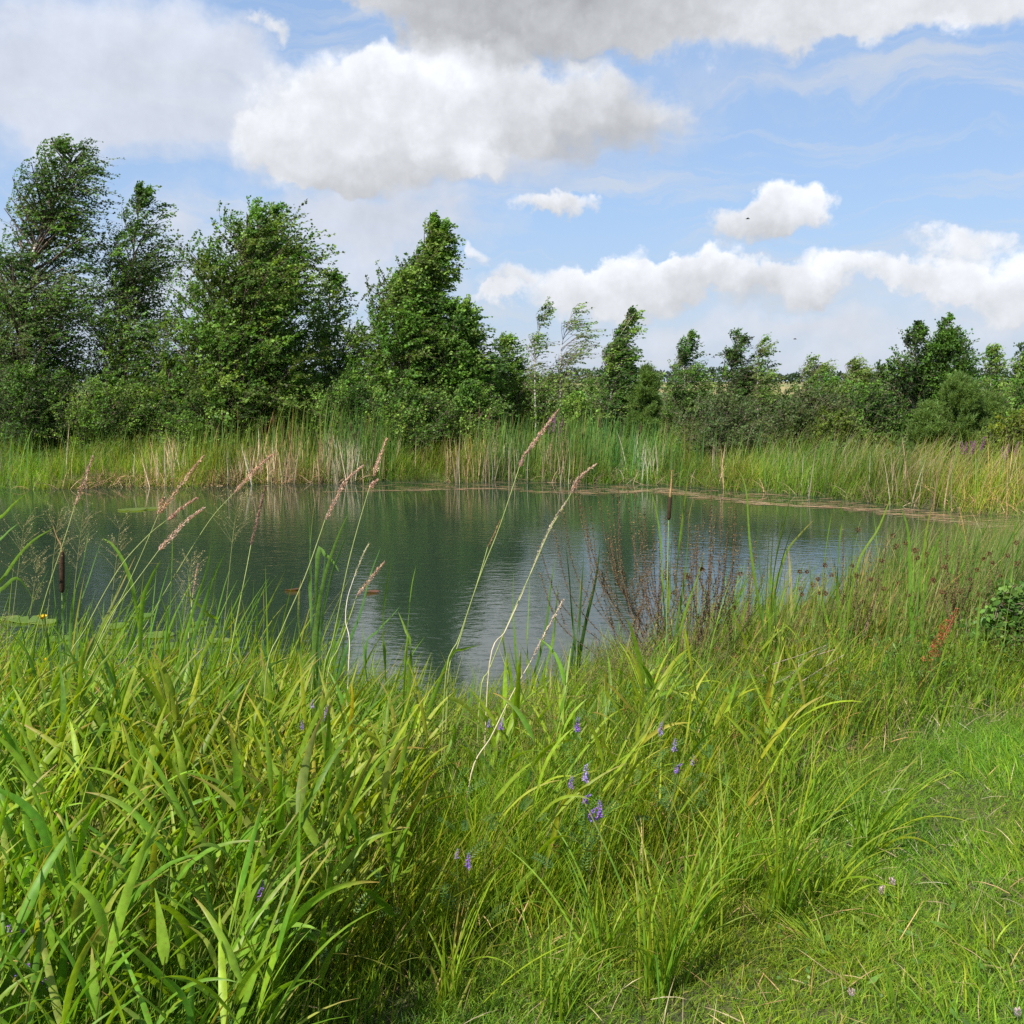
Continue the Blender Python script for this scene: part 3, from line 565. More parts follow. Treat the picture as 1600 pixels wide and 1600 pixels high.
# floating debris on the shallow margin
a = Acc(); n = 1500; x = U(-3.5, 10, n); edge = 1.9 + .35 * np.sin(x * 1.7) + .3 * ss(x, 4, 8); k = U(0, 1, n)
off = np.where(k < .55, edge + rng.normal(0, .10, n), U(.1, 1, n) * edge); y = far_y(x) - off
keep = U(0, 1, n) < (.25 + .75 * ss(x, 0, 5)); x, y = x[keep], y[keep]; n = len(x)
A = rng.normal(0, .35, n) + np.where(U(0, 1, n) < .5, 0, np.pi); c = grow(np.stack((x, y, np.full(n, .006)), 1), U(.08, .5, n), A, 1.565, .01, 4)
ribbons(a, c, np.full((n, 4), 1) * U(.008, .03, n)[:, None], np.full(n, 0.), grad(pick([(.34, .20, .12), (.42, .30, .18), (.22, .24, .06)], [3, 2, 2], n), vary((.34, .22, .13), n), 4))
tag(a.build('floating_debris', M_DRY), 'brown floating reed debris on the shallow far margin of the water', 'debris', kind='stuff')
field('shallow_weed', 'thin submerged weed stalks showing in the shallow far margin', 'water plants', 1800, (-6, 11), lambda x, d: .3 + .7 * ss(x, 3, 6), lambda x, d: .20 + 0 * x, .010, .2, .5, [(.16, .22, .04), (.28, .24, .08)], [3, 2], azs=3, y_lo=-2.0, y_hi=0)

def spikelets(acc, axis, r, n, ln, wd, cols, wts, up=.8, seed=None):
    """dense seed head: n small scales around the polyline axis, radius profile r (K)"""
    axis = np.asarray(axis, float); K = len(axis); u = np.sort(U(0, K - 1.001, n)); i = u.astype(int); f = (u - i)[:, None]
    p = axis[i] * (1 - f) + axis[i + 1] * f; t = nrm(axis[i + 1] - axis[i]); q = nrm(rng.normal(0, 1, (n, 3))); q = nrm(q - t * (q * t).sum(1, keepdims=True))
    rr = np.interp(u, np.arange(K), np.broadcast_to(r, (K,)))[:, None]
    leafquads(acc, p + q * rr * U(.35, .95, n)[:, None], nrm(t * up + q * .45), nrm(q + rng.normal(0, .3, (n, 3))), ln * U(.7, 1.3, n), np.full(n, wd), pick(cols, wts, n, .2, .08))

# cattails with brown heads in the far reed bed
def far_cattail(px, py, Y, label=None):
    b = P(px, py, Y); g = float(H(b[0], Y)); r = empty('cattail', (b[0], Y, g)); a = Acc(); h = b[2] - g
    tube(a, spline([(0, 0, -.05), (.01, 0, h * .5), (.03, 0, h)], 6), .006, (.16, .22, .07), 4); a.build('stem', M_STEM, r)
    a = Acc(); tube(a, [(.03, 0, h - .02), (.03, 0, h), (.031, 0, h + .08), (.033, 0, h + .15), (.033, 0, h + .17)], [.004, .013, .014, .012, .003], (.10, .05, .03), 6); a.build('seed_head', M_DRY, r)
    a = Acc(); tube(a, [(.033, 0, h + .165), (.035, 0, h + .25)], [.005, .002], (.3, .22, .12), 4); a.build('spike', M_DRY, r)
    tag(r, label or 'brown cattail head standing above the far reed bed', 'cattail', 'brown cattail heads in the far reeds')
for i in range(26):
    px = [U(330, 590), U(720, 1045)][i % 2]; far_cattail(px, U(650, 690), far_y(X(px)) + U(.3, 2))
# purple loosestrife on the far bank
def loosestrife(px, py, Y, label, ns=4, s=1):
    b = P(px, py, Y); g = float(H(b[0], Y)); h = b[2] - g; r = empty('purple_loosestrife', (b[0], Y, g))
    for k in range(ns):
        dx, dy = rng.normal(0, .07 * s), rng.normal(0, .05); hh = h * U(.86, 1.0)
        a = Acc(); c = spline([(0, 0, -.05), (dx * .6, dy, hh * .5), (dx + .05, dy, hh)], 8); tube(a, c, .005, (.14, .15, .06), 4); a.build('stem', M_STEM, r)
        a = Acc(); spikelets(a, c[5:], [.02, .028, .012], 90, .022, .018, [(.33, .07, .30), (.42, .12, .38)], [1, 1]); a.build('flower_spike', M_FLOWER, r)
    a = Acc(); n = 120; leafquads(a, np.stack((rng.normal(0, .07, n), rng.normal(0, .05, n), U(.2, .8, n) * h), 1), nrm(rng.normal(0, 1, (n, 3)) + (0, 0, .5)), nrm(rng.normal(0, 1, (n, 3)) + (0, 0, 1)), U(.05, .09, n), U(.012, .02, n), vary((.09, .15, .03), n)); a.build('foliage', M_TREE, r)
    tag(r, label, 'wildflower')
loosestrife(864, 640, 22.9, 'purple loosestrife with magenta spikes above the reeds in the middle of the far bank')
loosestrife(1520, 682, 19.6, 'dull purple loosestrife among the plume grass on the right far bank', 6, 2)
loosestrife(1575, 690, 19.0, 'small purple loosestrife closest to the right edge', 4, 2)
# birds
for px, py, Y, lab in ((1168, 342, 60, 'tiny dark bird flying in front of the small white cloud'), (1242, 530, 70, 'tiny dark bird flying low above the horizon clouds')):
    a = Acc(); b = P(px, py, Y); tube(a, [(-.11, 0, 0), (-.06, 0, .01), (.02, 0, .015), (.09, 0, .01), (.14, 0, 0)], [.004, .03, .038, .025, .004], (.03, .028, .026), 6)
    for s in (-1, 1): ribbons(a, np.array([[(0, 0, .02), (.01, s * .10, .06), (-.05, s * .22, .03)]]), np.array([[.09, .07, .01]]), np.array([0.]), np.full((1, 3, 3), .03))
    tag(a.build('bird', M_STEM, None, tuple(b * 0)), lab, 'bird').location = tuple(b)

# ------------------------------------------------------------------ near bank: lawn, meadow, reed grass
rng = np.random.default_rng(23)
LBX = np.array([(-9, -5), (-.75, 1.0), (-.5, 2.15), (-.2, 2.6), (.5, 3.0), (.95, 3.6), (1.4, 4.15), (2.3, 4.7), (3.5, 5.1), (9, 6)])
def lawn_d(x, y): return y - np.interp(x, LBX[:, 0], LBX[:, 1])      # > 0 in the tall growth, < 0 on the lawn
def inview(x, y, m_=.35): return np.abs(x) < y * .5 + m_
def near_pts(n, y0, y1, acc_):
    n = int(n * (y1 * .52 + 1.3) / (y1 * .52 + .5)); y = U(y0, y1, n); x = U(-1, 1, n) * (y * .52 + 1.3); k = (y < near_y(x) - .02) & (U(0, 1, n) < acc_(x, y)) & (U(0, 1, n) < (y * .52 + 1.3) / (y1 * .52 + 1.3))
    return x[k], y[k]
YG = [(.19, .305, .018), (.25, .345, .022), (.14, .265, .018), (.10, .21, .018), (.31, .31, .045)]
def blades(name, label, cat, x, y, hgt, wid, lean, bend, cols, wts, az=0., azs=1.6, K=6, tipc=None, mat=None, z=None, fold=0., pw=1.4, p=.55):
    n = len(x); z = H(x, y) - .01 if z is None else z
    A = rng.normal(az, azs, n); c = grow(np.stack((x, y, z), 1), hgt * U(.6, 1.15, n), A, np.abs(rng.normal(lean, lean * .6, n)), np.abs(rng.normal(bend, bend * .5, n)), K, pw, rng.normal(0, .3, n))
    c0 = patch(pick(cols, wts, n), x, y, .55); c1 = c0 * (1.08, 1.0, .85)
    if tipc: c1 = np.where(U(0, 1, n)[:, None] < tipc[1], vary(tipc[0], n), c1)
    fc = U(0, 3.14, n)[:, None] + np.linspace(0, 1, K)[None] * rng.normal(0, .7, n)[:, None]
    a = Acc(); ribbons(a, c, wid * U(.65, 1.3, n)[:, None] * taper(K, p)[None], fc, grad(c0, c1, K, 3), fold)
    return tag(a.build(name, mat or M_BLADE), label, cat, kind='stuff')
# lawn
x, y = near_pts(840000, 1.7, 6.5, lambda x, y: (lawn_d(x, y) < .25) * (.6 + .4 * vnoise(x, y, .25, 3)) * ss(-lawn_d(x, y), -.25, .1))
pt = vnoise(x, y, .35, 14)
blades('lawn_grass', 'short trodden lawn grass in the bottom right corner', 'grass', x, y, .035 + .06 * pt + .04 * ss(lawn_d(x, y), -.5, .1), .0032, .55, .7,
       [(.18, .32, .025), (.23, .35, .04), (.13, .26, .025), (.34, .32, .12), (.09, .20, .04)], [5, 4, 3, .9, 1.6], azs=1.9, K=4, az=.3)
x, y = near_pts(120000, 2.0, 6.5, lambda x, y: (lawn_d(x, y) < .15) * ss(vnoise(x, y, .28, 77), .48, .75) * .5)
blades('coarse_lawn_grass', 'coarser bright tufts standing in the lawn', 'grass', x, y, .13, .0055, .35, .7, YG, [4, 4, 3, 2, .6], azs=.8, az=2.3, K=6)
x, y = near_pts(7000, 2.0, 6.5, lambda x, y: (lawn_d(x, y) < .2) * 1.0)
blades('dry_lawn_straw', 'dry straw lying in the lawn', 'straw', x, y, .12, .003, 1.2, .3, [(.42, .34, .20), (.34, .24, .14)], [2, 1], azs=3, K=4, mat=M_DRY, z=H(x, y) + U(.0, .05, len(x)))
# broad small leaves in the lawn (clover, plantain)
x, y = near_pts(26000, 2.0, 6.5, lambda x, y: (lawn_d(x, y) < .2) * ss(vnoise(x, y, .3, 5), .45, .7)); n = len(x); a = Acc()
leafquads(a, np.stack((x, y, H(x, y) + U(.005, .05, n)), 1), nrm(rng.normal(0, 1, (n, 3)) * (1, 1, .3)), nrm(rng.normal(0, .35, (n, 3)) + (0, 0, 1)), U(.008, .018, n), U(.007, .013, n), pick([(.09, .20, .04), (.13, .24, .05), (.16, .24, .04)], [2, 2, 1], n))
tag(a.build('clover_leaves', M_BROAD), 'patches of clover leaves in the lawn', 'clover', kind='stuff')
# clover heads
for px, py in ((1380, 1380), (1393, 1368), (1376, 1384), (1590, 1572), (1395, 1371), (1330, 1538)):
    d = ray(px, py); t = (.58 - CAMZ) / d[2]; q = d * t; g = float(H(q[0], q[1])); r = empty('clover_flower', (q[0], q[1], g)); a = Acc()
    tube(a, [(0, 0, 0), (.002, 0, .05)], .001, (.15, .22, .06), 4); a.build('stem', M_STEM, r); a = Acc()
    spikelets(a, [(.002, 0, .045), (.002, 0, .055), (.002, 0, .065)], [.006, .009, .004], 60, .008, .003, [(.6, .5, .48), (.55, .36, .38)], [2, 1]); a.build('flower_head', M_FLOWER, r)
    tag(r, 'small pinkish white clover head in the lawn', 'wildflower', 'white clover heads in the lawn')

tall = lambda x, y: ss(lawn_d(x, y), -.05, .35)
lf = lambda x, y: 1 - ss(x - (-.55 + .10 * (y - 3)), -.35, .35)       # the reed grass side (left)
# fine meadow grass everywhere in the tall growth
x, y = near_pts(150000, 1.7, 9.5, lambda x, y: tall(x, y) * (.55 + .45 * vnoise(x, y, .3, 1)) * (1 - .25 * lf(x, y)))
x2, y2 = near_pts(52000, 1.6, 4.0, lambda x, y: tall(x, y) * (.6 + .4 * vnoise(x, y, .3, 1))); x, y = np.concatenate((x, x2)), np.concatenate((y, y2))
hh = (.20 + .24 * vnoise(x, y, .5, 9) + .04 * ss(y, 3, 5)) * (.55 + .45 * ss(lawn_d(x, y), 0, .9)) * (1 - .25 * ss(x, 1.4, 2.6)) * (1 - .5 * ss(near_y(x) - y, 2.2, .2) * lf(x, y)) * (1 - .2 * ss(near_y(x) - y, .8, 0))
blades('meadow_grass', 'mixed knee-high green grass covering the near bank', 'grass', x, y, hh * 1.04, .0052, .20, .55, YG + [(.40, .33, .17)], [5, 4, 5, 4, 1, .5], azs=1.5, tipc=((.36, .27, .10), .10))
# taller sedge leaves
x, y = near_pts(9000, 2.2, 7, lambda x, y: ss(lawn_d(x, y), .0, .4) * (1 - .6 * lf(x, y)) * (1 - .8 * ss(x, 1.5, 2.4)) * (.3 + .7 * ss(vnoise(x, y, .35, 66), .35, .6)))
blades('sedge_leaves', 'longer bright sedge leaves rising through the meadow grass', 'sedge', x, y, .46, .0085, .18, .65, YG, [4, 5, 3, 2, 1], azs=1.4, K=9, tipc=((.34, .22, .07), .2), fold=.5)
# broad reed grass on the left: culms with alternate leaves
x, y = near_pts(4600, 1.75, 6.0, lambda x, y: tall(x, y) * np.clip(lf(x, y) * (1 - .5 * ss(y, 4.3, 5.4)) + .16 * (1 - ss(x, 1.2, 1.8)), 0, 1)); n = len(x)
hh = (.50 + .20 * vnoise(x, y, .5, 15)) * U(.7, 1.1, n) * (1 - .35 * ss(y, 3.1, 4.6)); A = rng.normal(0, .9, n)
cu = grow(np.stack((x, y, H(x, y) - .02), 1), hh, A, np.abs(rng.normal(.12, .10, n)), np.abs(rng.normal(.22, .12, n)), 9, 1.3)
a = Acc(); cc = pick([(.18, .24, .05), (.26, .26, .07), (.14, .20, .04)], [3, 2, 3], n); tubes(a, cu, np.full((n, 9), .0022) * np.linspace(1, .6, 9)[None], np.repeat(cc[:, None], 9, 1), 4)
nl = 6; ci = np.repeat(np.arange(n), nl); fr = np.tile(np.linspace(.30, .985, nl), n) + U(-.05, .02, n * nl); u = np.clip(fr, 0, .999) * 8; i0 = u.astype(int); f = (u - i0)[:, None]
b0 = cu[ci, i0] * (1 - f) + cu[ci, i0 + 1] * f; ev = np.tile(np.arange(nl) % 2, n) * np.pi
A2 = A[ci] * .3 + np.repeat(U(-.9, .9, n), nl) + ev * (U(0, 1, n * nl) < .7) + rng.normal(0, .35, n * nl); top_ = fr > .9
K = 10; ll = U(.18, .38, n * nl) * np.where(top_, .75, 1)
lc = grow(b0, ll, A2, np.where(top_, U(.05, .5, n * nl), U(.22, .75, n * nl)), np.abs(rng.normal(.55, .45, n * nl)), K, 1.5, rng.normal(0, .25, n * nl))
t = np.linspace(0, 1, K); prof = np.clip(np.minimum(.35 + 3.2 * t, 1.25 * (1 - t) ** .7), .04, 1)
c0 = patch(pick([(.22, .335, .022), (.265, .355, .028), (.17, .295, .02), (.12, .235, .02), (.31, .32, .05)], [5, 4, 4, 2, 1], n * nl, .14, .07), x[ci], y[ci], .6)
c1 = np.where(U(0, 1, n * nl)[:, None] < .38, vary((.38, .24, .09), n * nl), c0 * (1.05, 1, .9))
fc = rng.normal(0, .35, n * nl)[:, None] + t[None] * rng.normal(0, .8, n * nl)[:, None]
ribbons(a, lc, U(.011, .0255, n * nl)[:, None] * prof[None], fc, grad(c0, c1, K, 5), .35)
tag(a.build('reed_grass', M_BROAD), 'broad-leaved yellow green reed grass filling the lower left', 'grass', kind='stuff')
# feathery vetch foliage low in the growth
x, y = near_pts(4200, 1.9, 5.5, lambda x, y: tall(x, y) * (.25 + .75 * ss(vnoise(x, y, .5, 99), .42, .62)) * (1 - ss(x, 1.2, 2))); n = len(x); a = Acc()
z = H(x, y) + U(.08, .36, n); mid = grow(np.stack((x, y, z), 1), U(.05, .09, n), U(0, 6.28, n), U(.5, 1.3, n), U(.2, .8, n), 10)
tt = tangents(mid); sd_ = side_of(mid, rng.normal(0, .5, n)); nn = np.cross(tt, sd_); col_ = pick([(.085, .18, .05), (.12, .22, .05)], [2, 1], n)
for s in (-1, 1): leafquads(a, mid[:, 1:].reshape(-1, 3), nrm(sd_[:, 1:] * s + tt[:, 1:] * .6).reshape(-1, 3), nn[:, 1:].reshape(-1, 3), np.full(n * 9, .016), np.full(n * 9, .0042), np.repeat(col_, 9, 0))
tag(a.build('vetch_foliage', M_BROAD), 'feathery ladder-like vetch leaves scrambling low through the grass', 'foliage', kind='stuff')
# leafy herbs on the right part of the bank
x, y = near_pts(8000, 3.6, 9.6, lambda x, y: ss(lawn_d(x, y), .05, .5) * ss(x - .3 * (5 - y), .9, 1.7)); n = len(x); a = Acc()
hh = .22 + .16 * vnoise(x, y, .5, 44) + .06 * ss(x, 2.5, 4) + .16 * ss(near_y(x) - y, 1.6, .5) * vnoise(x, y, .4, 45); st = grow(np.stack((x, y, H(x, y)), 1), hh, U(0, 6.28, n), U(.02, .3, n), U(0, .3, n), 8)
nl = 13; ci = np.repeat(np.arange(n), nl); u = U(.25, .999, n * nl) * 7; i0 = u.astype(int); f = (u - i0)[:, None]
leafquads(a, st[ci, i0] * (1 - f) + st[ci, i0 + 1] * f, nrm(rng.normal(0, .8, (n * nl, 3)) + (.3, 0, .55)), nrm(rng.normal(0, .5, (n * nl, 3)) + (0, 0, .8)), U(.025, .05, n * nl), U(.006, .012, n * nl), pick([(.11, .21, .025), (.16, .26, .03), (.075, .16, .022)], [4, 3, 3], n, .15)[ci])
tubes(a, st, np.full((n, 8), .0013), np.full((n, 8, 3), .12) * (1.2, 1, .4), 3)
tag(a.build('leafy_herbs', M_BROAD), 'dense small-leaved green herbs on the right of the near bank', 'herbs', kind='stuff')
# brownish flower sprays of wood rush along the water
x, y = near_pts(9000, 3.4, 9.5, lambda x, y: ss(lawn_d(x, y), .4, .9) * ss(near_y(x) - y, 2.9, 1.2) * (.3 + .7 * ss(vnoise(x, y, .45, 52), .3, .55)) * (1 - .45 * ss(x, 1.5, 2.5))); n = len(x); a = Acc()
hh = (.38 + .14 * U(0, 1, n)) * (1 - .25 * lf(x, y)); st = grow(np.stack((x, y, H(x, y)), 1), hh, rng.normal(0, 1, n), U(.02, .22, n), U(0, .3, n), 7); tubes(a, st, np.full((n, 7), .0013), vary((.15, .20, .04), n)[:, None].repeat(7, 1), 3)
nb = 7; ci = np.repeat(np.arange(n), nb); br = grow(st[ci, -1] + rng.normal(0, .004, (n * nb, 3)), U(.02, .075, n * nb), U(0, 6.28, n * nb), U(.1, 1.2, n * nb), U(.1, .8, n * nb), 3); tubes(a, br, np.full((n * nb, 3), .0006), np.full((n * nb, 3, 3), .14) * (1.2, 1.1, .4), 3)
m3 = 5; e = np.repeat(br[:, -1], m3, 0) + rng.normal(0, .007, (n * nb * m3, 3)); m_ = len(e)
leafquads(a, e, nrm(rng.normal(0, 1, (m_, 3)) + (0, 0, .4)), nrm(rng.normal(0, 1, (m_, 3))), U(.004, .008, m_), U(.003, .005, m_), pick([(.17, .13, .045), (.12, .085, .04), (.20, .20, .06)], [3, 2, 2], m_))
tag(a.build('rush_flower_sprays', M_DRY), 'fine brownish rush flower sprays hazing the top of the growth beside the water', 'rushes', kind='stuff')
# orange and brown thin stalks
x, y = near_pts(900, 2.4, 8.5, lambda x, y: ss(lawn_d(x, y), .2, .5))
blades('dry_grass_stalks', 'thin orange and straw coloured stalks standing in the meadow', 'grass', x, y, .55, .003, .35, .25, [(.38, .26, .08), (.46, .36, .20), (.30, .17, .06)], [3, 2, 2], azs=.7, mat=M_DRY)
# reddish seed clusters in the meadow
x, y = near_pts(420, 2.4, 6.5, lambda x, y: ss(lawn_d(x, y), .1, .4) * (1 - ss(x, 1.6, 2.4))); n = len(x); a = Acc()
st = grow(np.stack((x, y, H(x, y)), 1), U(.28, .46, n), rng.normal(0, .8, n), U(.05, .3, n), U(0, .3, n), 6); tubes(a, st, np.full((n, 6), .0012), np.full((n, 6, 3), .2) * (1.1, 1, .3), 3)
e = np.repeat(st[:, -1], 26, 0) + rng.normal(0, .009, (n * 26, 3)); m_ = len(e); leafquads(a, e, nrm(rng.normal(0, 1, (m_, 3))), nrm(rng.normal(0, 1, (m_, 3))), U(.005, .01, m_), U(.003, .005, m_), pick([(.19, .07, .03), (.26, .12, .04)], [1, 1], m_))
tag(a.build('rush_seed_clusters', M_DRY), 'rusty brown rush seed clusters dotted through the meadow', 'rushes', kind='stuff')
# tall slim grass and rushes in the right-hand shallows
x = U(1.2, 6, 12000); y = near_y(x) + U(-1.5, .95, 12000); k = inview(x, y, 1.1) & (U(0, 1, len(x)) < .25 + .75 * ss(x, 2.4, 3.6)); x, y = x[k], y[k]
blades('shore_rushes', 'slim green and straw coloured rushes along the water on the right', 'rushes', x, y, .58 + .36 * ss(x, 2.0, 3.6), .005, .16, .30, [(.16, .24, .04), (.11, .19, .04), (.36, .27, .13), (.28, .22, .12)], [4, 4, 2.2, 1.5], azs=.9, z=np.maximum(H(x, y), -.05))
x = U(-5, 1.2, 5200); y = near_y(x) + U(-.9, .55, 5200); k = inview(x, y, 1.1) & (U(0, 1, len(x)) < .25 + .75 * ss(vnoise(x, y * 0, .7, 18), .35, .6) * (1 - ss(x, -1.0, -.4))); x, y = x[k], y[k]
blades('shore_grass', 'bright grass leaves rising from the left water edge', 'grass', x, y, .66 - .16 * ss(x, -1.3, -.5), .0095, .18, .50, YG, [4, 4, 4, 3, .5], azs=.9, z=np.maximum(H(x, y), -.05), K=9, fold=.4)

x = U(.9, 6, 2600); y = near_y(x) + U(-1.6, .7, 2600); k = inview(x, y, 1.1) & (U(0, 1, len(x)) < ss(vnoise(x, y, .5, 91), .35, .7)); x, y = x[k], y[k]
blades('shore_reeds', 'longer flat reed leaves mixed into the rushes on the right shore', 'reeds', x, y, .78 + .2 * ss(x, 2, 3.5), .014, .12, .40, [(.16, .28, .04), (.12, .23, .04), (.34, .26, .12)], [4, 3, 1.4], azs=1.1, z=np.maximum(H(x, y), -.05), K=9, fold=.4, tipc=((.40, .26, .12), .3))
x = U(-5.4, .9, 4200); y = near_y(x) + U(-1.5, .35, 4200); k = inview(x, y, 1.1) & (U(0, 1, len(x)) < .2 + .8 * ss(vnoise(x, y * 0, .6, 28), .35, .6)); x, y = x[k], y[k]
blades('shore_leaves', 'broad bright leaves crowding the left water edge', 'grass', x, y, .74 + .24 * band(x, -2.7, -.9, .3) - .2 * ss(x, -1.1, -.5), .015, .14, .45, YG, [4, 4, 4, 3, .5], azs=1.0, z=np.maximum(H(x, y), -.05), K=10, fold=.4)
x, y = near_pts(26000, 4.2, 9.5, lambda x, y: ss(x, .6, 1.6) * ss(near_y(x) - y, 2.6, 1.0)); n = len(x); a = Acc()
leafquads(a, np.stack((x, y, H(x, y) + U(.1, .42, n)), 1), nrm(rng.normal(0, .8, (n, 3)) + (.3, 0, .55)), nrm(rng.normal(0, .6, (n, 3)) + (0, -.2, .7)), U(.02, .045, n), U(.006, .013, n), patch(pick([(.12, .21, .03), (.16, .24, .035), (.08, .14, .03), (.22, .15, .06)], [4, 3, 3, 1], n), x, y, .5))
tag(a.build('shore_herbs', M_BROAD), 'mixed small-leaved herbs around the feet of the brown stalks', 'herbs', kind='stuff')

x, y = near_pts(15000, 1.7, 8, lambda x, y: ss(lawn_d(x, y), -.1, .3))
blades('dead_thatch', 'dry brown dead grass tangled low between the green blades', 'grass', x, y, .24, .005, .7, .9, [(.34, .25, .13), (.26, .18, .09), (.42, .34, .20)], [3, 2, 2], azs=3, mat=M_DRY)
x, y = near_pts(2600, 2.0, 6.5, lambda x, y: (lawn_d(x, y) < .1) * ss(vnoise(x, y, .4, 61), .5, .75)); n = len(x); a = Acc()
leafquads(a, np.stack((x, y, H(x, y) + U(.01, .05, n)), 1), nrm(rng.normal(0, 1, (n, 3)) * (1, 1, .25) + (0, 0, .25)), nrm(rng.normal(0, .35, (n, 3)) + (0, 0, 1)), U(.03, .07, n), U(.014, .028, n), pick([(.12, .24, .04), (.17, .29, .05)], [2, 1], n))
tag(a.build('plantain_leaves', M_BROAD), 'flat broad weed leaves scattered through the lawn', 'weeds', kind='stuff')

x = U(-1.6, 2.6, 9000); y = near_y(x) - U(-.15, 1.1, 9000); k = U(0, 1, 9000) < .3 + .7 * vnoise(x, y, .35, 71); x, y = x[k], y[k]
blades('waterside_grass', 'taller mixed grass leaning out over the centre of the near water edge', 'grass', x, y, .62, .006, .2, .5, YG + [(.36, .28, .14)], [4, 3, 4, 4, 1, 1], azs=1.2, z=np.maximum(H(x, y), -.05), K=8)

# ------------------------------------------------------------------ single plants of the near bank
rng = np.random.default_rng(31)
GREEN = [(.15, .27, .03), (.18, .30, .03), (.12, .24, .045)]
BLUEG = [(.11, .23, .065), (.14, .26, .06), (.10, .20, .07)]
def gz(x, y): return max(float(H(x, y)), -.12)
def strap(acc, pts, w, c0, c1=None, face=1.57, tw=.5, n=14, fold=.35, point=.6):
    c = spline(pts, n)[None]; t = np.linspace(0, 1, n); pr_ = np.clip(np.minimum(.8 + t, 1.35 * (1 - t) ** point), .04, 1)
    c0 = np.array(c0, float)[None]; c1 = c0 if c1 is None else np.array(c1, float)[None]
    ribbons(acc, c, (w * pr_)[None], (face + t * rng.normal(0, tw))[None], grad(c0, c1, n, 5), fold)
def pxpath(pts, Y, dy=.0):
    """image points -> a real curve around depth Y that also sways in depth"""
    n = len(pts); return [P(px, py, Y + dy * i / max(1, n - 1)) for i, (px, py) in enumerate(pts)]

# ---- reed canary heads
def panicle(heads, stem, Y, label, cols=((.58, .38, .28), (.46, .26, .20), (.68, .50, .36)), wts=(4, 2, 2), r=.0105, n=420, stemc=(.25, .30, .08), leaves=0, name='reed_grass_panicle', cat='grass plume', group='tall grass plumes in front of the water', ln=.0095, dy=.25):
    r = r * U(.8, 1.2); tone = U(.82, 1.15) * np.array((1, U(.9, 1.08), U(.85, 1.1))); cols = np.array(cols) * tone
    sp_ = pxpath(stem, Y, -dy); e = sp_[-1]; g = gz(e[0], e[1])
    if e[2] > g + .08: sp_.append(np.array((e[0] - .03, e[1] - .03, g - .03)))
    B = np.array((sp_[-1][0], sp_[-1][1], g)); root = empty(name, tuple(B))
    c = spline(sp_[::-1], 24); a = Acc(); tube(a, c - B, np.linspace(.0027, .0015, 24), np.array(stemc), 5)
    if leaves:
        for k in range(leaves):
            i = int(U(5, 14)); q = c[i] - B; s = rng.choice((-1, 1)) if k else 1; L_ = U(.16, .3)
    a.build('stem', M_STEM, root)
    for hp in heads:
        ax = spline(pxpath(hp, Y), 14)[::-1]; K = 14; t = np.linspace(0, 1, K); prof = r * np.clip(np.sin(np.pi * np.clip(t * .92 + .06, 0, 1)) ** .55 * (1 - .45 * t), .15, 1) * (1 + .28 * np.sin(t * 23 + U(0, 6)))
        sc_ = np.linalg.norm(ax[-1] - ax[0]) / .25; a = Acc(); tube(a, ax - B, .0012, cols[0], 4)
        spikelets(a, ax - B, prof * (1 if len(hp) > 2 or sc_ > .3 else .6), int(n * max(.35, sc_)), ln, .0038, cols, wts, 1.0); a.build('seed_head', M_DRY, root)
    for k in range(leaves):
        i = int(U(6, 15)); q = c[i]; L_ = U(.18, .32); d = U(-.6, .9)
        pts = [q, q + (.25 * L_, d * .1, .45 * L_), q + (.65 * L_, d * .2, .55 * L_), q + (L_, d * .3, .25 * L_)]; a = Acc()
        strap(a, np.array(pts) - B, .010, vary(GREEN[k % 3], 1)[0], None, 1.3); a.build('leaf', M_BROAD, root)
    tag(root, label, cat, group)
PALE = ((.62, .55, .38), (.50, .42, .27), (.68, .62, .46))
panicle([[(145, 714), (132, 750), (117, 790)]], [(117, 790), (100, 845), (72, 930), (42, 1040), (20, 1120)], 4.1, 'leftmost pink plume, standing almost straight alone at the left')
panicle([[(318, 713), (292, 745), (262, 785), (250, 802)], [(255, 778), (250, 790), (247, 803)]], [(248, 803), (215, 880), (180, 955), (140, 1040), (120, 1100)], 4.2, 'long leaning plume with a small side tuft, topmost of three crossing plumes')
panicle([[(306, 779), (285, 793), (262, 812)], [(273, 806), (262, 813)]], [(260, 813), (230, 838), (185, 890), (135, 980), (100, 1060)], 4.0, 'middle plume of the three crossing plumes at the left', r=.007)
panicle([[(318, 794), (290, 815), (262, 845), (248, 860)]], [(248, 860), (215, 905), (178, 955), (150, 1010), (125, 1080)], 3.9, 'lowest of the three crossing plumes, evenly reddish')
panicle([[(426, 710), (398, 735), (366, 770)]], [(365, 771), (330, 810), (285, 880), (235, 965), (190, 1060)], 4.4, 'leaning plume right of the three crossing ones, before the pale reed stems')
panicle([[(415, 760), (405, 800), (392, 852)]], [(392, 852), (385, 890), (374, 945), (362, 1010), (352, 1070)], 4.2, 'upright purple-brown plume hanging against the dark green reflection', cols=((.36, .20, .17), (.28, .15, .13), (.46, .30, .24)), r=.007)
panicle([[(568, 727), (540, 752), (522, 785), (509, 812)]], [(508, 812), (495, 850), (475, 905), (440, 985), (415, 1060)], 4.0, 'thick plume bending right above the blue green leaf clump')
panicle([[(604, 686), (595, 710), (588, 730), (584, 745)], [(590, 750), (582, 757), (577, 763)]], [(577, 763), (566, 800), (552, 850), (540, 900), (520, 1000), (505, 1060)], 4.5, 'upper plume with a gap below its tip, right of the thick one')
panicle([[(600, 879), (580, 903), (557, 932)]], [(557, 932), (548, 960), (530, 1010), (510, 1070)], 4.3, 'short reddish plume low down beside a pale dry stem')
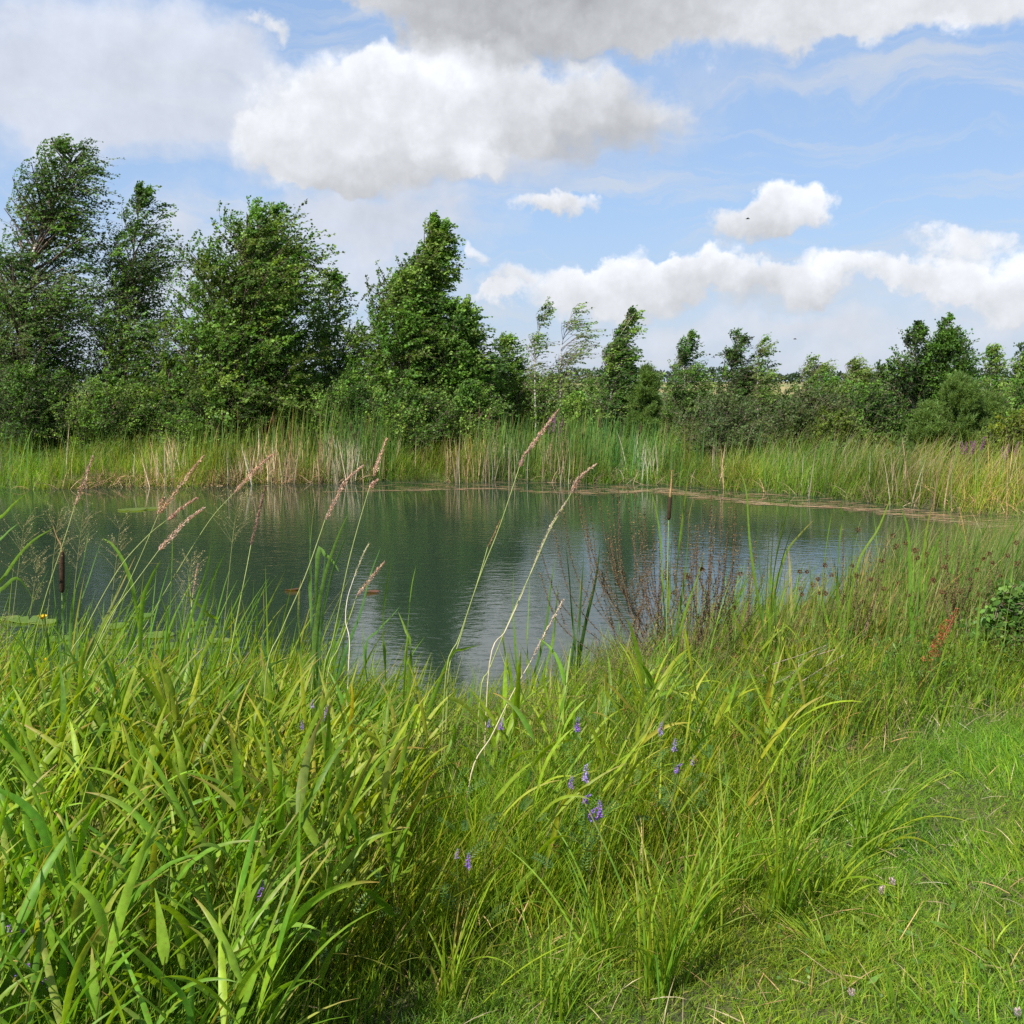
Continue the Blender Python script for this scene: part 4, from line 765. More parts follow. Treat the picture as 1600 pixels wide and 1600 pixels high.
panicle([[(576, 850), (566, 870), (553, 903)]], [(553, 903), (543, 935), (540, 970), (546, 1000), (544, 1060)], 4.3, 'withered whitish plume on a crooked pale stem', cols=PALE, stemc=(.5, .45, .33), r=.005, n=160)
panicle([[(872, 641), (852, 668), (835, 690), (822, 710)], [(820, 708), (815, 722), (812, 730)]], [(813, 725), (800, 765), (778, 830), (750, 900), (718, 995), (696, 1060)], 4.3, 'highest pink plume in the centre reaching over the far reeds', cols=((.58, .34, .28), (.48, .26, .22), (.65, .46, .36)))
panicle([[(932, 725), (912, 740), (900, 752), (893, 768)], [(905, 752), (898, 762), (892, 772)]], [(893, 770), (876, 800), (858, 830), (832, 890), (800, 960), (765, 1045), (750, 1090)], 4.1, 'plume with forked base topping a long pale stem right of centre')
panicle([[(884, 785), (866, 812), (850, 845), (832, 888)]], [(832, 888), (815, 930), (790, 985), (764, 1045)], 4.05, 'long bleached seed head running down the pale stem right of centre', cols=PALE, stemc=(.5, .43, .28), r=.0055, n=240, leaves=0)
panicle([[(880, 938), (862, 970), (845, 1002), (830, 1032)]], [(830, 1032), (800, 1085), (768, 1150), (735, 1215)], 3.6, 'low bleached seed head leaning right over the rushes', cols=PALE, stemc=(.5, .42, .27), r=.0045, n=220, leaves=0)
panicle([[(309, 883), (305, 905), (301, 930)]], [(301, 930), (298, 965), (294, 1010)], 4.4, 'small straw coloured plume among the green leaves at the left', r=.0045, n=130)
panicle([[(782, 812), (772, 835), (762, 855)]], [(762, 855), (752, 890), (735, 945), (715, 1010), (700, 1060)], 4.6, 'thin rusty grass spike on a long slender stem over the open water', cols=((.34, .17, .09), (.42, .26, .12)), wts=(1, 1), r=.0025, n=60)

# ---- airy grass panicles on the left
def airy(px, py, w, hgt, Y, label):
    t0 = P(px, py, Y); b = P(px - 10, py + hgt, Y); g = gz(b[0] - .1, Y - .1); B = np.array((b[0] - .1, Y - .1, g)); root = empty('airy_grass', tuple(B))
    c = spline([B, B * .45 + b * .55 + (0, 0, .02), b, t0], 30); a = Acc(); tube(a, c - B, np.linspace(.0018, .0006, 30), (.26, .28, .10), 4); a.build('stem', M_STEM, root)
    a = Acc(); n = 34; i = (U(.66, 1, n) * 29).astype(int); p0 = c[i] - B; W = w / 1600 * Y
    br = grow(p0, W * U(.35, .8, n) * (1.15 - (i / 29 - .66)), U(-.9, .9, n) + np.where(U(0, 1, n) < .35, np.pi, 0), U(.3, .9, n), U(-.1, .5, n), 5); tubes(a, br, np.full((n, 5), .0005), np.full((n, 5, 3), .25) * (1.2, 1.1, .5), 3)
    e = br[:, 2:].reshape(-1, 3).repeat(4, 0); e = e + rng.normal(0, .004, e.shape); m_ = len(e)
    leafquads(a, e, nrm(rng.normal(0, .5, (m_, 3)) + (.5, 0, .5)), nrm(rng.normal(0, 1, (m_, 3))), U(.005, .009, m_), np.full(m_, .0022), pick([(.36, .33, .16), (.28, .25, .12), (.30, .20, .10)], [3, 2, 1], m_)); a.build('seed_spray', M_DRY, root)
    tag(root, label, 'grass plume', 'airy seed sprays of tall grass at the left')
for px, py, w, h_, Y, lab in ((38, 815, 60, 80, 4.4, 'airy grass spray nearest the left edge'), (92, 798, 55, 90, 4.3, 'airy grass spray rising behind the brown cattail head'), (130, 800, 55, 85, 4.5, 'airy grass spray between the cattail and the long leaf'), (188, 818, 50, 90, 4.4, 'airy grass spray right of the long leaf tips'),
        (372, 776, 70, 80, 4.3, 'widest airy grass spray, below the leaning plume'), (300, 870, 50, 80, 4.2, 'airy grass spray low among the plume stems'), (60, 870, 50, 70, 4.2, 'low airy grass spray under the left edge one'), (5, 960, 40, 60, 3.9, 'straw coloured airy spray at the very edge')):
    airy(px, py, w, h_, Y, lab)

# ---- cattails and clumps of strap leaves
def clump(name, label, cat, base, Y, leaves, cols, w=.014, group=None, head=None, dry=.2):
    b = P(base[0], base[1], Y); g = gz(b[0], Y) if b[2] < gz(b[0], Y) + .5 else gz(b[0], Y); B = np.array((b[0], Y, g)); root = empty(name, tuple(B))
    for k, path in enumerate(leaves):
        pth = pxpath(path, Y, U(-.15, .15)); q = np.array((b[0] + rng.normal(0, .03), Y + rng.normal(0, .04), g - .03))
        low = pth[-1]; pts = [q, q * .6 + low * .4 + (0, 0, .02)] + pth[::-1] if low[2] - g > .15 else [q] + pth[::-1]
        c0 = vary(cols[k % len(cols)], 1, .1, .05)[0]; c1 = np.array((.40, .26, .10)) if U(0, 1) < dry else c0 * (1.05, 1.0, .8)
        a = Acc(); strap(a, np.array(pts) - B, w * U(.8, 1.25), c0, c1, 1.57 + rng.normal(0, .35), .45, 18); a.build('leaf', M_BROAD, root)
    if head:
        top, bot, spike, bend = head; hb = P(*bot, Y); ht = P(*top, Y); a = Acc()
        tube(a, spline([np.array((b[0], Y, g - .03)) - B, (hb - B) * .5 + (.0, 0, 0), hb - B], 12), np.linspace(.005, .0032, 12), (.20, .30, .08), 6); a.build('stem', M_STEM, root)
        a = Acc(); c = [hb * (1 - t) + ht * t - B for t in (0, .03, .1, .5, .9, .97, 1)]; tube(a, c, np.array((.3, .75, 1, 1.05, 1, .75, .3)) * .0105, (.060, .034, .020), 12)
        spikelets(a, c, .0109, 500, .003, .002, [(.07, .04, .022), (.10, .06, .03)], [1, 1]); a.build('seed_head', M_DRY, root)
        a = Acc(); c = spline([P(*q, Y) - B for q in spike][::-1], 8); tube(a, c, np.linspace(.0045, .0015, 8) * bend, (.42, .27, .12), 6)
        if bend > 1: spikelets(a, c, .0075, 260, .005, .0025, [(.46, .28, .10), (.38, .22, .08)], [1, 1])
        a.build('spike', M_DRY, root)
    tag(root, label, cat, group)
clump('cattail', 'cattail with a dark brown head and withered tip near the left edge', 'cattail', (97, 1040), 4.3,
      [[(81, 862), (84, 920), (92, 1000)], [(139, 830), (130, 880), (112, 960)], [(158, 845), (140, 900), (120, 975)], [(112, 880), (104, 930), (98, 985)], [(212, 868), (170, 955), (130, 1040)], [(66, 940), (70, 970), (80, 1040)]], BLUEG, .016, 'cattails in front of the water',
      ((97, 862), (97, 926), [(83, 822), (90, 842), (95, 850), (97, 864)], 1.0))
clump('cattail', 'cattail with an orange brown spike above its dark head, over the middle of the water', 'cattail', (1040, 1010), 5.4,
      [[(1017, 765), (1026, 800), (1034, 860), (1036, 930)], [(1062, 750), (1055, 790), (1050, 850), (1046, 930)], [(1083, 778), (1076, 810), (1074, 850), (1064, 940)], [(1076, 745), (1070, 780), (1062, 850)], [(1100, 860), (1090, 900), (1070, 960)]], GREEN, .015, 'cattails in front of the water',
      ((1047, 776), (1045, 812), [(1050, 735), (1049, 755), (1047, 777)], 1.6), .1)
GC = 'clumps of long strap leaves at the near water edge'
clump('strap_leaf_clump', 'clump of long leaves bending over at the left edge with a folded brown leaf', 'reeds', (-20, 1010), 4.0,
      [[(85, 824), (45, 850), (10, 895), (-15, 950)], [(40, 772), (10, 800), (-15, 850)], [(28, 818), (5, 838), (-20, 880)], [(54, 948), (46, 925), (28, 903), (10, 915), (-8, 950)], [(-10, 860), (-30, 930)]], GREEN, .017, GC)
clump('strap_leaf_clump', 'clump of arching green leaves right of the left cattail', 'reeds', (215, 1040), 4.2,
      [[(160, 841), (176, 852), (196, 885), (212, 950)], [(252, 874), (236, 905), (222, 955)], [(269, 838), (268, 880), (263, 960)], [(163, 937), (161, 970), (160, 1020)], [(285, 923), (300, 935), (325, 960), (335, 985)], [(352, 862), (335, 900), (318, 950)], [(330, 850), (322, 895), (300, 960)]], GREEN, .017, GC)
clump('strap_leaf_clump', 'tall blue green leaf clump standing below the thick bending plume', 'reeds', (487, 1060), 4.6,
      [[(482, 806), (484, 850), (486, 930), (487, 1010)], [(546, 799), (528, 840), (508, 900), (492, 990)], [(544, 828), (532, 860), (515, 910), (500, 1000)], [(493, 772), (486, 830), (484, 900)], [(530, 894), (520, 878), (508, 868), (496, 874)], [(508, 846), (506, 890), (498, 960)], [(595, 855), (578, 900), (562, 960), (540, 1020)], [(470, 905), (466, 950), (468, 1010)], [(520, 885), (512, 930), (500, 1000)], [(412, 920), (413, 970), (414, 1020)]], BLUEG, .019, GC, None, .25)
clump('strap_leaf_clump', 'pair of broad upright leaves right of the short reddish plume', 'reeds', (608, 1070), 4.4,
      [[(613, 872), (606, 910), (600, 960), (600, 1020)], [(650, 884), (643, 915), (638, 960), (634, 1030)], [(628, 943), (612, 962), (590, 985), (570, 1020)], [(622, 955), (634, 985), (642, 1020)], [(752, 1008), (725, 1015), (700, 1035)]], GREEN, .017, GC)
clump('strap_leaf_clump', 'sparse green leaf tips standing out of the open water left of the brown stalks', 'reeds', (820, 1050), 6.0,
      [[(803, 890), (802, 930), (804, 985)], [(828, 905), (826, 960), (824, 1020)], [(868, 872), (860, 920), (852, 985)], [(873, 908), (868, 960), (862, 1010)], [(788, 960), (786, 1000)]], GREEN, .016, GC, None, .1)
clump('strap_leaf_clump', 'dark green leaf clump at the left foot of the brown stalks', 'reeds', (900, 1050), 5.9,
      [[(884, 852), (889, 900), (893, 960), (896, 1010)], [(907, 905), (906, 950), (902, 1010)], [(912, 868), (908, 930), (904, 1000)], [(895, 915), (896, 960), (898, 1010)], [(938, 850), (930, 910), (912, 990)]], [(.06, .13, .035), (.08, .16, .04)], .02, GC)
clump('strap_leaf_clump', 'tall clump with two orange withered leaf tips right of the brown stalks', 'reeds', (1200, 1060), 5.6,
      [[(1241, 735), (1238, 765), (1230, 800), (1212, 880), (1203, 970)], [(1205, 756), (1204, 800), (1200, 880), (1198, 960)], [(1260, 776), (1246, 810), (1230, 850), (1212, 930)], [(1272, 812), (1250, 835), (1228, 865), (1210, 930)], [(1210, 790), (1208, 840), (1203, 920)], [(1180, 815), (1185, 870), (1192, 950)], [(1151, 730), (1162, 750), (1168, 782), (1172, 850), (1185, 940)], [(1222, 800), (1215, 850), (1206, 940)]], GREEN, .017, GC, None, .5)
clump('strap_leaf_clump', 'open clump of bent leaf tips before the blue water on the right', 'reeds', (1322, 1060), 6.0,
      [[(1312, 782), (1316, 810), (1311, 850), (1308, 930)], [(1396, 766), (1385, 795), (1370, 830), (1340, 880), (1325, 960)], [(1338, 792), (1333, 825), (1330, 900)], [(1328, 850), (1326, 900), (1320, 970)], [(1300, 800), (1290, 860), (1285, 940)], [(1354, 850), (1345, 900), (1332, 980)]], GREEN, .016, GC, None, .2)
clump('strap_leaf_clump', 'bright clump of broad leaves crossing each other, third from the right edge', 'reeds', (1427, 1070), 5.8,
      [[(1406, 790), (1417, 820), (1421, 860), (1423, 930), (1427, 1000)], [(1458, 786), (1449, 820), (1442, 870), (1436, 950)], [(1440, 870), (1436, 920), (1430, 990)], [(1408, 880), (1416, 930), (1424, 1000)], [(1476, 815), (1465, 850), (1450, 900), (1440, 970)], [(1450, 900), (1444, 950), (1434, 1010)]], GREEN, .019, GC, None, .15)
clump('strap_leaf_clump', 'pale green clump growing lower down near the rusty dock', 'reeds', (1518, 1120), 5.2,
      [[(1530, 850), (1532, 920), (1525, 1000), (1520, 1080)], [(1546, 965), (1540, 1020), (1526, 1090)], [(1507, 985), (1511, 1040), (1516, 1090)], [(1556, 1010), (1545, 1050), (1528, 1095)], [(1522, 1010), (1521, 1060)], [(1575, 985), (1560, 1030), (1535, 1090)]], [(.20, .31, .05), (.24, .33, .07)], .016, GC, None, .1)
clump('strap_leaf_clump', 'leaf clump with drooping tips at the right edge', 'reeds', (1580, 1030), 6.2,
      [[(1590, 800), (1584, 840), (1580, 920)], [(1560, 840), (1566, 880), (1572, 950)], [(1602, 830), (1596, 880), (1586, 960)], [(1545, 875), (1556, 920), (1570, 980)]], GREEN, .016, GC, None, .3)

# ---- last year's dead loosestrife: brown stalks beaded with seed capsules
def stalks(label, base, Y, tips, group='dead brown beaded stalks'):
    b = P(*base, Y); g = gz(b[0], Y); B = np.array((b[0], Y, g)); root = empty('dead_loosestrife', tuple(B))
    for tx, ty in tips + [(x_ + U(-14, 14), y_ + U(5, 60)) for x_, y_ in tips[::2]]:
        t0 = P(tx, ty - 8, Y + U(-.25, .25)) - B; h = t0[2]; k = rng.normal(0, .04)
        c = spline([(rng.normal(0, .03), rng.normal(0, .04), -.05), (t0[0] * .35 + k, t0[1] * .3, h * .33), (t0[0] * .82 + k * .5, t0[1] * .8, h * .66), tuple(t0)], 26)
        a = Acc(); tube(a, c, np.linspace(.0035, .0012, 26), grad(np.array([(.42, .32, .25)]), np.array([(.14, .08, .055)]), 26, .6)[0], 5)
        def beads(ax, n):
            K = len(ax); u = np.linspace(0, K - 1.01, n); i = u.astype(int); p = ax[i] + (ax[i + 1] - ax[i]) * (u - i)[:, None]; p = np.repeat(p, 5, 0); m_ = len(p); q = nrm(rng.normal(0, 1, (m_, 3)) * (1, 1, .5))
            leafquads(a, p + q * .002, q, nrm(rng.normal(0, 1, (m_, 3))), U(.006, .010, m_), U(.005, .008, m_), pick([(.13, .085, .032), (.21, .15, .06), (.07, .048, .02)], [3, 2, 2], m_))
        beads(c[13:], 34)
        for s in range(rng.integers(1, 4)):
            j = int(U(9, 16)); L_ = U(.12, .32) * h; sg = rng.choice((-1, 1)); br = spline([c[j], c[j] + (sg * .18 * L_, rng.normal(0, .03), .35 * L_), c[j] + (sg * .3 * L_, rng.normal(0, .05), L_)], 10); tube(a, br, np.linspace(.0018, .0009, 10), (.17, .10, .07), 4); beads(br[3:], 15)
        a.build('stalk', M_DRY, root)
    tag(root, label, 'dead plant', group)
stalks('spreading bunch of dead brown beaded stalks, the left of two, before the open water', (1058, 1030), 6.0,
       [(901, 772), (934, 776), (966, 762), (992, 778), (997, 800), (950, 800), (922, 800), (878, 800), (842, 862), (912, 800), (1006, 802), (1020, 830), (980, 770), (866, 838), (1040, 815), (1030, 850), (950, 840)])
stalks('bunch of dead brown beaded stalks leaning right, the right of two', (1098, 1040), 5.9,
       [(1112, 764), (1128, 788), (1142, 778), (1150, 806), (1100, 795), (1075, 805), (1088, 830), (1119, 800), (1138, 830), (1160, 830), (1180, 855), (1064, 812), (1055, 840), (1170, 880), (1110, 850), (1195, 900)])
stalks('few short dead stalks among the leaves at the right', (1330, 1010), 6.3, [(1318, 835), (1340, 880), (1362, 870), (1290, 880), (1376, 890), (1385, 850)])
stalks('few short dead stalks near the rusty dock', (1490, 1020), 6.4, [(1468, 840), (1500, 860), (1515, 840), (1478, 880), (1550, 870), (1440, 900)])

# ---- rusty dock
B = P(1440, 1095, 5.3); g = gz(B[0], 5.3); B = np.array((B[0], 5.3, g)); root = empty('dock_plant', tuple(B))
c = spline([B, P(1438, 1075, 5.3), P(1456, 1040, 5.3), P(1470, 1005, 5.3), P(1497, 950, 5.3)], 24); a = Acc(); tube(a, c - B, np.linspace(.004, .002, 24), (.32, .10, .05), 5); a.build('stem', M_STEM, root)
a = Acc(); spikelets(a, (c - B)[4:], .014 * (1 + .5 * np.sin(np.arange(20) * 1.9)), 900, .008, .006, [(.38, .085, .04), (.30, .07, .04), (.45, .14, .06)], [3, 2, 1], .3)
for k in range(4): s0 = c[9 + k * 3] - B; spikelets(a, spline([s0, s0 + (-.01, .02, .04), s0 + (-.018 + .012 * k, 0, .10)], 5), .010, 130, .008, .006, [(.38, .085, .04), (.42, .12, .05)], [2, 1], .3)
a.build('seed_head', M_DRY, root); a = Acc()
for k in range(3): strap(a, [(0, 0, 0), (.05 * (k - 1), .02, .09), (.12 * (k - 1), .03, .15), (.2 * (k - 1), 0, .12)], .035, (.13, .22, .03), None, 0)
a.build('foliage', M_BROAD, root); tag(root, 'rust red dock seed stalk standing in the green growth on the right', 'weed')

# ---- pale fallen stalks at the right of the brown bunches
for i, pts in enumerate(([(1322, 1022), (1270, 1062), (1215, 1092)], [(1306, 1010), (1260, 1035), (1205, 1075)], [(1300, 1060), (1262, 1080), (1212, 1112)], [(1284, 1000), (1250, 1022), (1195, 1062)], [(1316, 1043), (1270, 1073), (1225, 1100)], [(1262, 1065), (1230, 1085), (1200, 1098)])):
    Y = 4.9 + .06 * i; c = [P(px + U(-7, 7), py + U(-9, 9), Y - .1 * k + U(-.1, .1)) for k, (px, py) in enumerate(pts)]; c.insert(2, c[1] * .4 + c[2] * .6 + rng.normal(0, .015, 3)) if i % 2 else None; B = c[-1] * 1.0; a = Acc(); tube(a, spline(c, 14) - B, np.linspace(.0018, .0032, 14), (.36, .28, .22), 5)
    o = a.build('fallen_stalk', M_DRY); o.location = tuple(B); tag(o, 'pale dry stalk leaning low to the right over green growth', 'stalk', 'pale dry stalks lying together')
# lying crooked twig lower left
for pts, lab in (([(232, 990), (205, 1020), (175, 1055), (148, 1085)], 'grey twig slanting up among the left water edge leaves'), ([(300, 1075), (262, 1062), (225, 1075), (178, 1118)], 'bent grey twig lying over the low rushes at the left')):
    c = pxpath(pts, 4.3); B = c[-1]; a = Acc(); tube(a, spline(c, 14) - B, np.linspace(.0015, .003, 14), (.36, .29, .23), 5); o = a.build('twig', M_DRY); o.location = tuple(B); tag(o, lab, 'twig')

# ---- rush stems with round brown heads on the right
def rush(px, py, Y, s=1.):
    t0 = P(px, py, Y); g = gz(t0[0] - .1, Y); B = np.array((t0[0] - U(-.02, .16), Y, g)); root = empty('rush_stem', tuple(B)); d = t0 - B; a = Acc()
    tube(a, spline([(0, 0, -.03), d * .5 + (-.02, 0, .02), d, d + (.02, 0, U(.03, .09))], 10), np.linspace(.0018, .0009, 10), (.16, .22, .05), 4); a.build('stem', M_STEM, root); a = Acc()
    n = 90; p = np.tile(d, (n, 1)) + rng.normal(0, .0048 * s, (n, 3)); leafquads(a, p, nrm(p - d), nrm(rng.normal(0, 1, (n, 3))), U(.005, .010, n), U(.004, .006, n), pick([(.12, .05, .025), (.20, .09, .04), (.07, .035, .02)], [3, 2, 2], n)); a.build('seed_head', M_DRY, root)
    tag(root, 'thin rush stem with a round brown seed head, one of the scatter on the right', 'rush', 'rush stems with round brown heads')
RP = [(1250, 893), (1261, 893), (1278, 905), (1299, 899), (1251, 920), (1270, 914), (1253, 928), (1281, 927), (1290, 927), (1207, 938), (1289, 883), (1331, 884), (1338, 899), (1341, 828), (1396, 837), (1400, 853), (1415, 849), (1430, 860), (1377, 876), (1380, 920), (1404, 911), (1434, 872), (1448, 866), (1443, 884), (1476, 886), (1458, 905), (1460, 907), (1480, 870), (1546, 865), (1537, 873), (1551, 879), (1526, 890), (1564, 900), (1558, 919), (1588, 848), (1575, 868), (1072, 898), (1075, 902), (1096, 888), (1043, 902), (1157, 896), (1068, 915), (1053, 926), (1120, 950), (1101, 958), (1148, 949), (1097, 890), (1361, 905), (1515, 905), (1530, 930), (1420, 930), (1350, 940), (1500, 925), (1590, 880), (1472, 925), (1569, 945)]
for px, py in RP: rush(px, py, U(5.6, 6.6), U(.7, 1.3))

# ---- tufted vetch
def vetch(px, py, Y, label, s=1., hang=0., pale=0):
    t0 = P(px, py, Y); g = gz(t0[0], Y); B = np.array((t0[0] - .04, Y + .03, g)); root = empty('tufted_vetch', tuple(B)); d = t0 - B; L_ = .034 * s
    a = Acc(); e = d + (0, 0, -L_ * .6); tube(a, spline([(0, 0, 0), e * .5 + (.02, 0, 0), e, d + (.004 + hang * .02, 0, L_ * .6)], 10), np.linspace(.0014, .0007, 10), (.15, .22, .06), 4); a.build('stem', M_STEM, root)
    a = Acc(); ax = spline([e, d, d + (.004 + hang * .03, 0, L_ * (.8 - hang))], 7); n = 46
    u = np.linspace(0, 5.99, n); i = u.astype(int); p = ax[i] + (ax[i + 1] - ax[i]) * (u - i)[:, None]; an = U(-2.4, 2.4, n) - 1.57
    dr = nrm(np.stack((np.cos(an), np.sin(an), np.full(n, -.35)), 1)); cols = [(.32, .20, .60), (.42, .20, .58), (.24, .15, .50)] if not pale else [(.36, .30, .55), (.40, .28, .50), (.30, .22, .42)]
    k = (1 - u / 6 * .6); q = nrm(rng.normal(0, 1, (n, 3)))
    for j in range(2): leafquads(a, p + dr * .001, nrm(dr + rng.normal(0, .25, (n, 3))), q if j else nrm(np.cross(dr, q)), .0125 * k * s, .0052 * k * s, pick(cols, [3, 2, 2], n))
    a.build('flower_head', M_FLOWER, root)
    a = Acc()
    for j in range(4):
        z0 = e * U(.35, .85); c = grow([z0], .09, U(-1.5, 4, 1), .8, .4, 10); tt = tangents(c); sd_ = side_of(c, 0.); nn = np.cross(tt, sd_)
        for sg in (-1, 1): leafquads(a, c[0, 1:], nrm(sd_[0, 1:] * sg + tt[0, 1:] * .5), nn[0, 1:], np.full(9, .016), np.full(9, .004), vary((.10, .2, .05), 9))
    a.build('foliage', M_BROAD, root); tag(root, label, 'wildflower', 'purple vetch flowers in the grass')
for px, py, Y, s, hg, pl, lab in ((511, 1116, 3.9, 1.5, .0, 0, 'largest violet vetch spike left of centre below the water'), (488, 1100, 4.0, .8, 0, 1, 'small purple vetch bud just left of the largest spike'), (509, 1133, 3.9, .7, 0, 1, 'tiny pale vetch tuft beneath the largest spike'), (472, 1132, 3.9, .8, 0, 1, 'faded vetch flower left of the largest spike'),
        (783, 1131, 3.9, 1.0, 0, 0, 'mauve vetch flower beside brown rush clusters in the centre'), (764, 1130, 3.9, .8, 0, 1, 'paler vetch flower just left of the mauve one'), (902, 1132, 3.8, 1.2, 0, 0, 'upright deep violet vetch spike right of centre'), (1032, 1138, 3.8, 1.1, 0, 1, 'dull violet vetch spike above two lower ones on the right'),
        (1054, 1165, 3.7, 1.1, 0, 1, 'slender faded vetch spike in the right trio'), (1058, 1198, 3.6, 1.0, .4, 0, 'curved violet vetch spike lowest of the right trio'), (1082, 1188, 3.6, .8, 0, 1, 'tiny faded vetch flower right of the curved spike'),
        (915, 1208, 3.5, 1.5, 0, 1, 'tall two-toned vetch spike topping the central vetch cluster'), (892, 1222, 3.5, 1.0, 0, 0, 'reddish purple vetch flower at the left of the central cluster'), (915, 1245, 3.4, 1.1, .5, 0, 'drooping dark violet vetch flower in the central cluster'), (924, 1270, 3.3, 1.2, .3, 0, 'bright violet vetch flower at the left bottom of the central cluster'), (936, 1266, 3.3, 1.4, 0, 0, 'brightest violet vetch flower at the bottom of the central cluster'),
        (731, 1345, 3.1, 1.1, .0, 0, 'lilac vetch flower alone in the lower middle grass'), (714, 1334, 3.1, .7, 0, 1, 'little pink vetch bud left of the lilac flower'), (408, 1391, 2.8, 1.1, 0, 0, 'dark purple vetch flower by a brown leaf tip in the lower left'),
        (16, 1446, 2.6, 1.1, .7, 0, 'violet vetch flower pressed to the left edge of the picture'), (32, 1444, 2.6, 1.1, .0, 0, 'violet vetch flower paired with the one at the left edge'), (30, 1510, 2.5, 1.2, .6, 0, 'red violet vetch flower below the left edge pair'), (50, 1507, 2.5, 1.2, .2, 0, 'pale violet vetch flower right next to the red violet one'),
        (66, 1533, 2.5, .9, .5, 0, 'small magenta vetch flower in the bottom left corner'), (78, 1534, 2.5, .8, .2, 1, 'lowest tiny lilac vetch flower in the bottom left corner')):
    vetch(px, py, Y * (.82 if px < 450 else .90), lab, s * .85, hg, pl)

# ---- sedge tussocks at the edge of the lawn
def tussock(px, py, label, n, L_, s=1, lean=.25, w=.007, az0=0., azs=1.5, cols=YG[:3], dead=.08):
    d = ray(px, py); t = (.5 - CAMZ) / d[2]; q = d * t; g = float(H(q[0], q[1])); root = empty('sedge_tussock', (q[0], q[1], g))
    K = 14; parts = 2
    for h_ in range(parts):
        m_ = n // parts; base = np.stack((rng.normal(0, .028, m_), rng.normal(0, .028, m_), np.full(m_, -.02)), 1)
        c = grow(base, L_ * U(.55, 1.1, m_), rng.normal(az0, azs, m_), np.abs(rng.normal(lean, .2, m_)), U(.2, 1.4, m_), K, 1.7, rng.normal(0, .2, m_))
        c0 = pick(cols if h_ == 0 else [cols[1], cols[2]], [1] * (3 if h_ == 0 else 2), m_, .12); c1 = np.where(U(0, 1, m_)[:, None] < .3, vary((.36, .26, .08), m_), c0)
        a = Acc(); ribbons(a, c, w * U(.7, 1.25, m_)[:, None] * taper(K, .5)[None], (U(-.6, .6, m_)[:, None] + np.linspace(0, 1, K)[None] * rng.normal(0, .9, m_)[:, None]), grad(c0, c1, K, 5), .45)
        a.build('leaves', M_BROAD, root)
    tag(root, label, 'sedge', 'sedge tussocks along the edge of the lawn')
tussock(1030, 1545, 'tall upright sedge tussock where the lawn meets the bottom centre growth', 46, .62, lean=.12, w=.0085)
tussock(940, 1500, 'dense sedge tussock left of the tall upright one', 40, .5, lean=.2)
tussock(1222, 1440, 'sedge tussock with arching bright leaves in the lawn edge middle', 44, .6, lean=.22, w=.0085)
tussock(1282, 1412, 'small bright sedge tussock beside the arching one', 30, .42, lean=.3, w=.008)
tussock(1348, 1335, 'spreading sedge tussock farthest out on the lawn', 44, .5, lean=.35, w=.008)
tussock(1150, 1400, 'thick sedge tussock behind the arching one', 60, .55, lean=.2)
tussock(1090, 1460, 'sedge tussock behind the tall upright one', 50, .52, lean=.2)
tussock(1260, 1310, 'tangled sedge tussock at the corner of the meadow', 50, .48, lean=.3)
tussock(870, 1580, 'low sedge tussock at the bottom edge of the picture', 36, .36, lean=.3)
tussock(700, 1560, 'yellowing sedge tussock at the bottom left of the lawn', 36, .42, lean=.3, cols=[YG[1], YG[4], YG[0]])
tussock(1395, 1440, 'flat grass tuft combed to the left across the lawn', 44, .26, lean=1.0, w=.005, az0=2.5, azs=.5)
tussock(1510, 1410, 'second flat grass tuft combed to the left, farther right', 40, .24, lean=.8, w=.005, az0=2.3, azs=.5)
tussock(1300, 1500, 'flat grass tuft combed to the left in front', 40, .24, lean=.9, w=.0045, az0=2.4, azs=.5)

# ---- water lilies
def pad(px, py, r, label, colr=(.16, .26, .05), tilt=.03, name='lily_pad'):
    d = ray(px, py); t = (.012 - CAMZ) / d[2]; q = np.array((0, 0, CAMZ)) + d * t; K = 26; a0 = U(0, 6.28); an = a0 + np.linspace(.12, 6.16, K); rr = r * (1 + .04 * np.sin(an * 3 + U(0, 6)))
    ring = [np.stack((rr * f * np.cos(an) * 1.12, rr * f * np.sin(an), .004 * np.sin(an * 2) * f + .006 * f ** 2 + tilt * rr * f * np.sin(an - a0) * .6), 1) for f in (.02, .5, .92, 1.0)]
    v = np.concatenate(ring + [ring[-1] - (0, 0, .003)]); i = np.arange(5 * K).reshape(5, K); f = np.stack((i[:-1, :-1], i[1:, :-1], i[1:, 1:], i[:-1, 1:]), -1).reshape(-1, 4)
    a = Acc(); a.add(v, f, vary(colr, len(v), .05, .03)); o = a.build(name, M_BROAD); o.location = tuple(q); tag(o, label, 'lily pad', 'lily pads floating at the left'); return q
pads = [(45, 968, .15), (68, 972, .11), (222, 962, .10), (178, 978, .12), (172, 993, .13), (90, 998, .10), (245, 992, .13), (150, 1006, .11), (295, 986, .09), (30, 1020, .11), (340, 1001, .09), (262, 1010, .12), (205, 1018, .10), (12, 966, .10), (310, 974, .07)]
for i, (px, py, r) in enumerate(pads):
    pad(px, py, r, 'lily pad standing free on the open water, above the others' if i == 2 else 'round yellow green lily pad in the floating raft by the left shore', ((.17, .27, .05), (.21, .29, .06), (.14, .24, .045))[i % 3])
pad(457, 921, .075, 'reddish brown curled lily pad alone in the middle of the dark reflection', (.16, .09, .05), .25)
pad(581, 924, .07, 'reddish brown lily pad behind the short reddish plume', (.20, .10, .06), .1)
pad(207, 796, .22, 'small pale pad patch far out near the far bank', (.18, .25, .06)); pad(240, 794, .15, 'tiny pad beside the far pale patch', (.18, .25, .06))
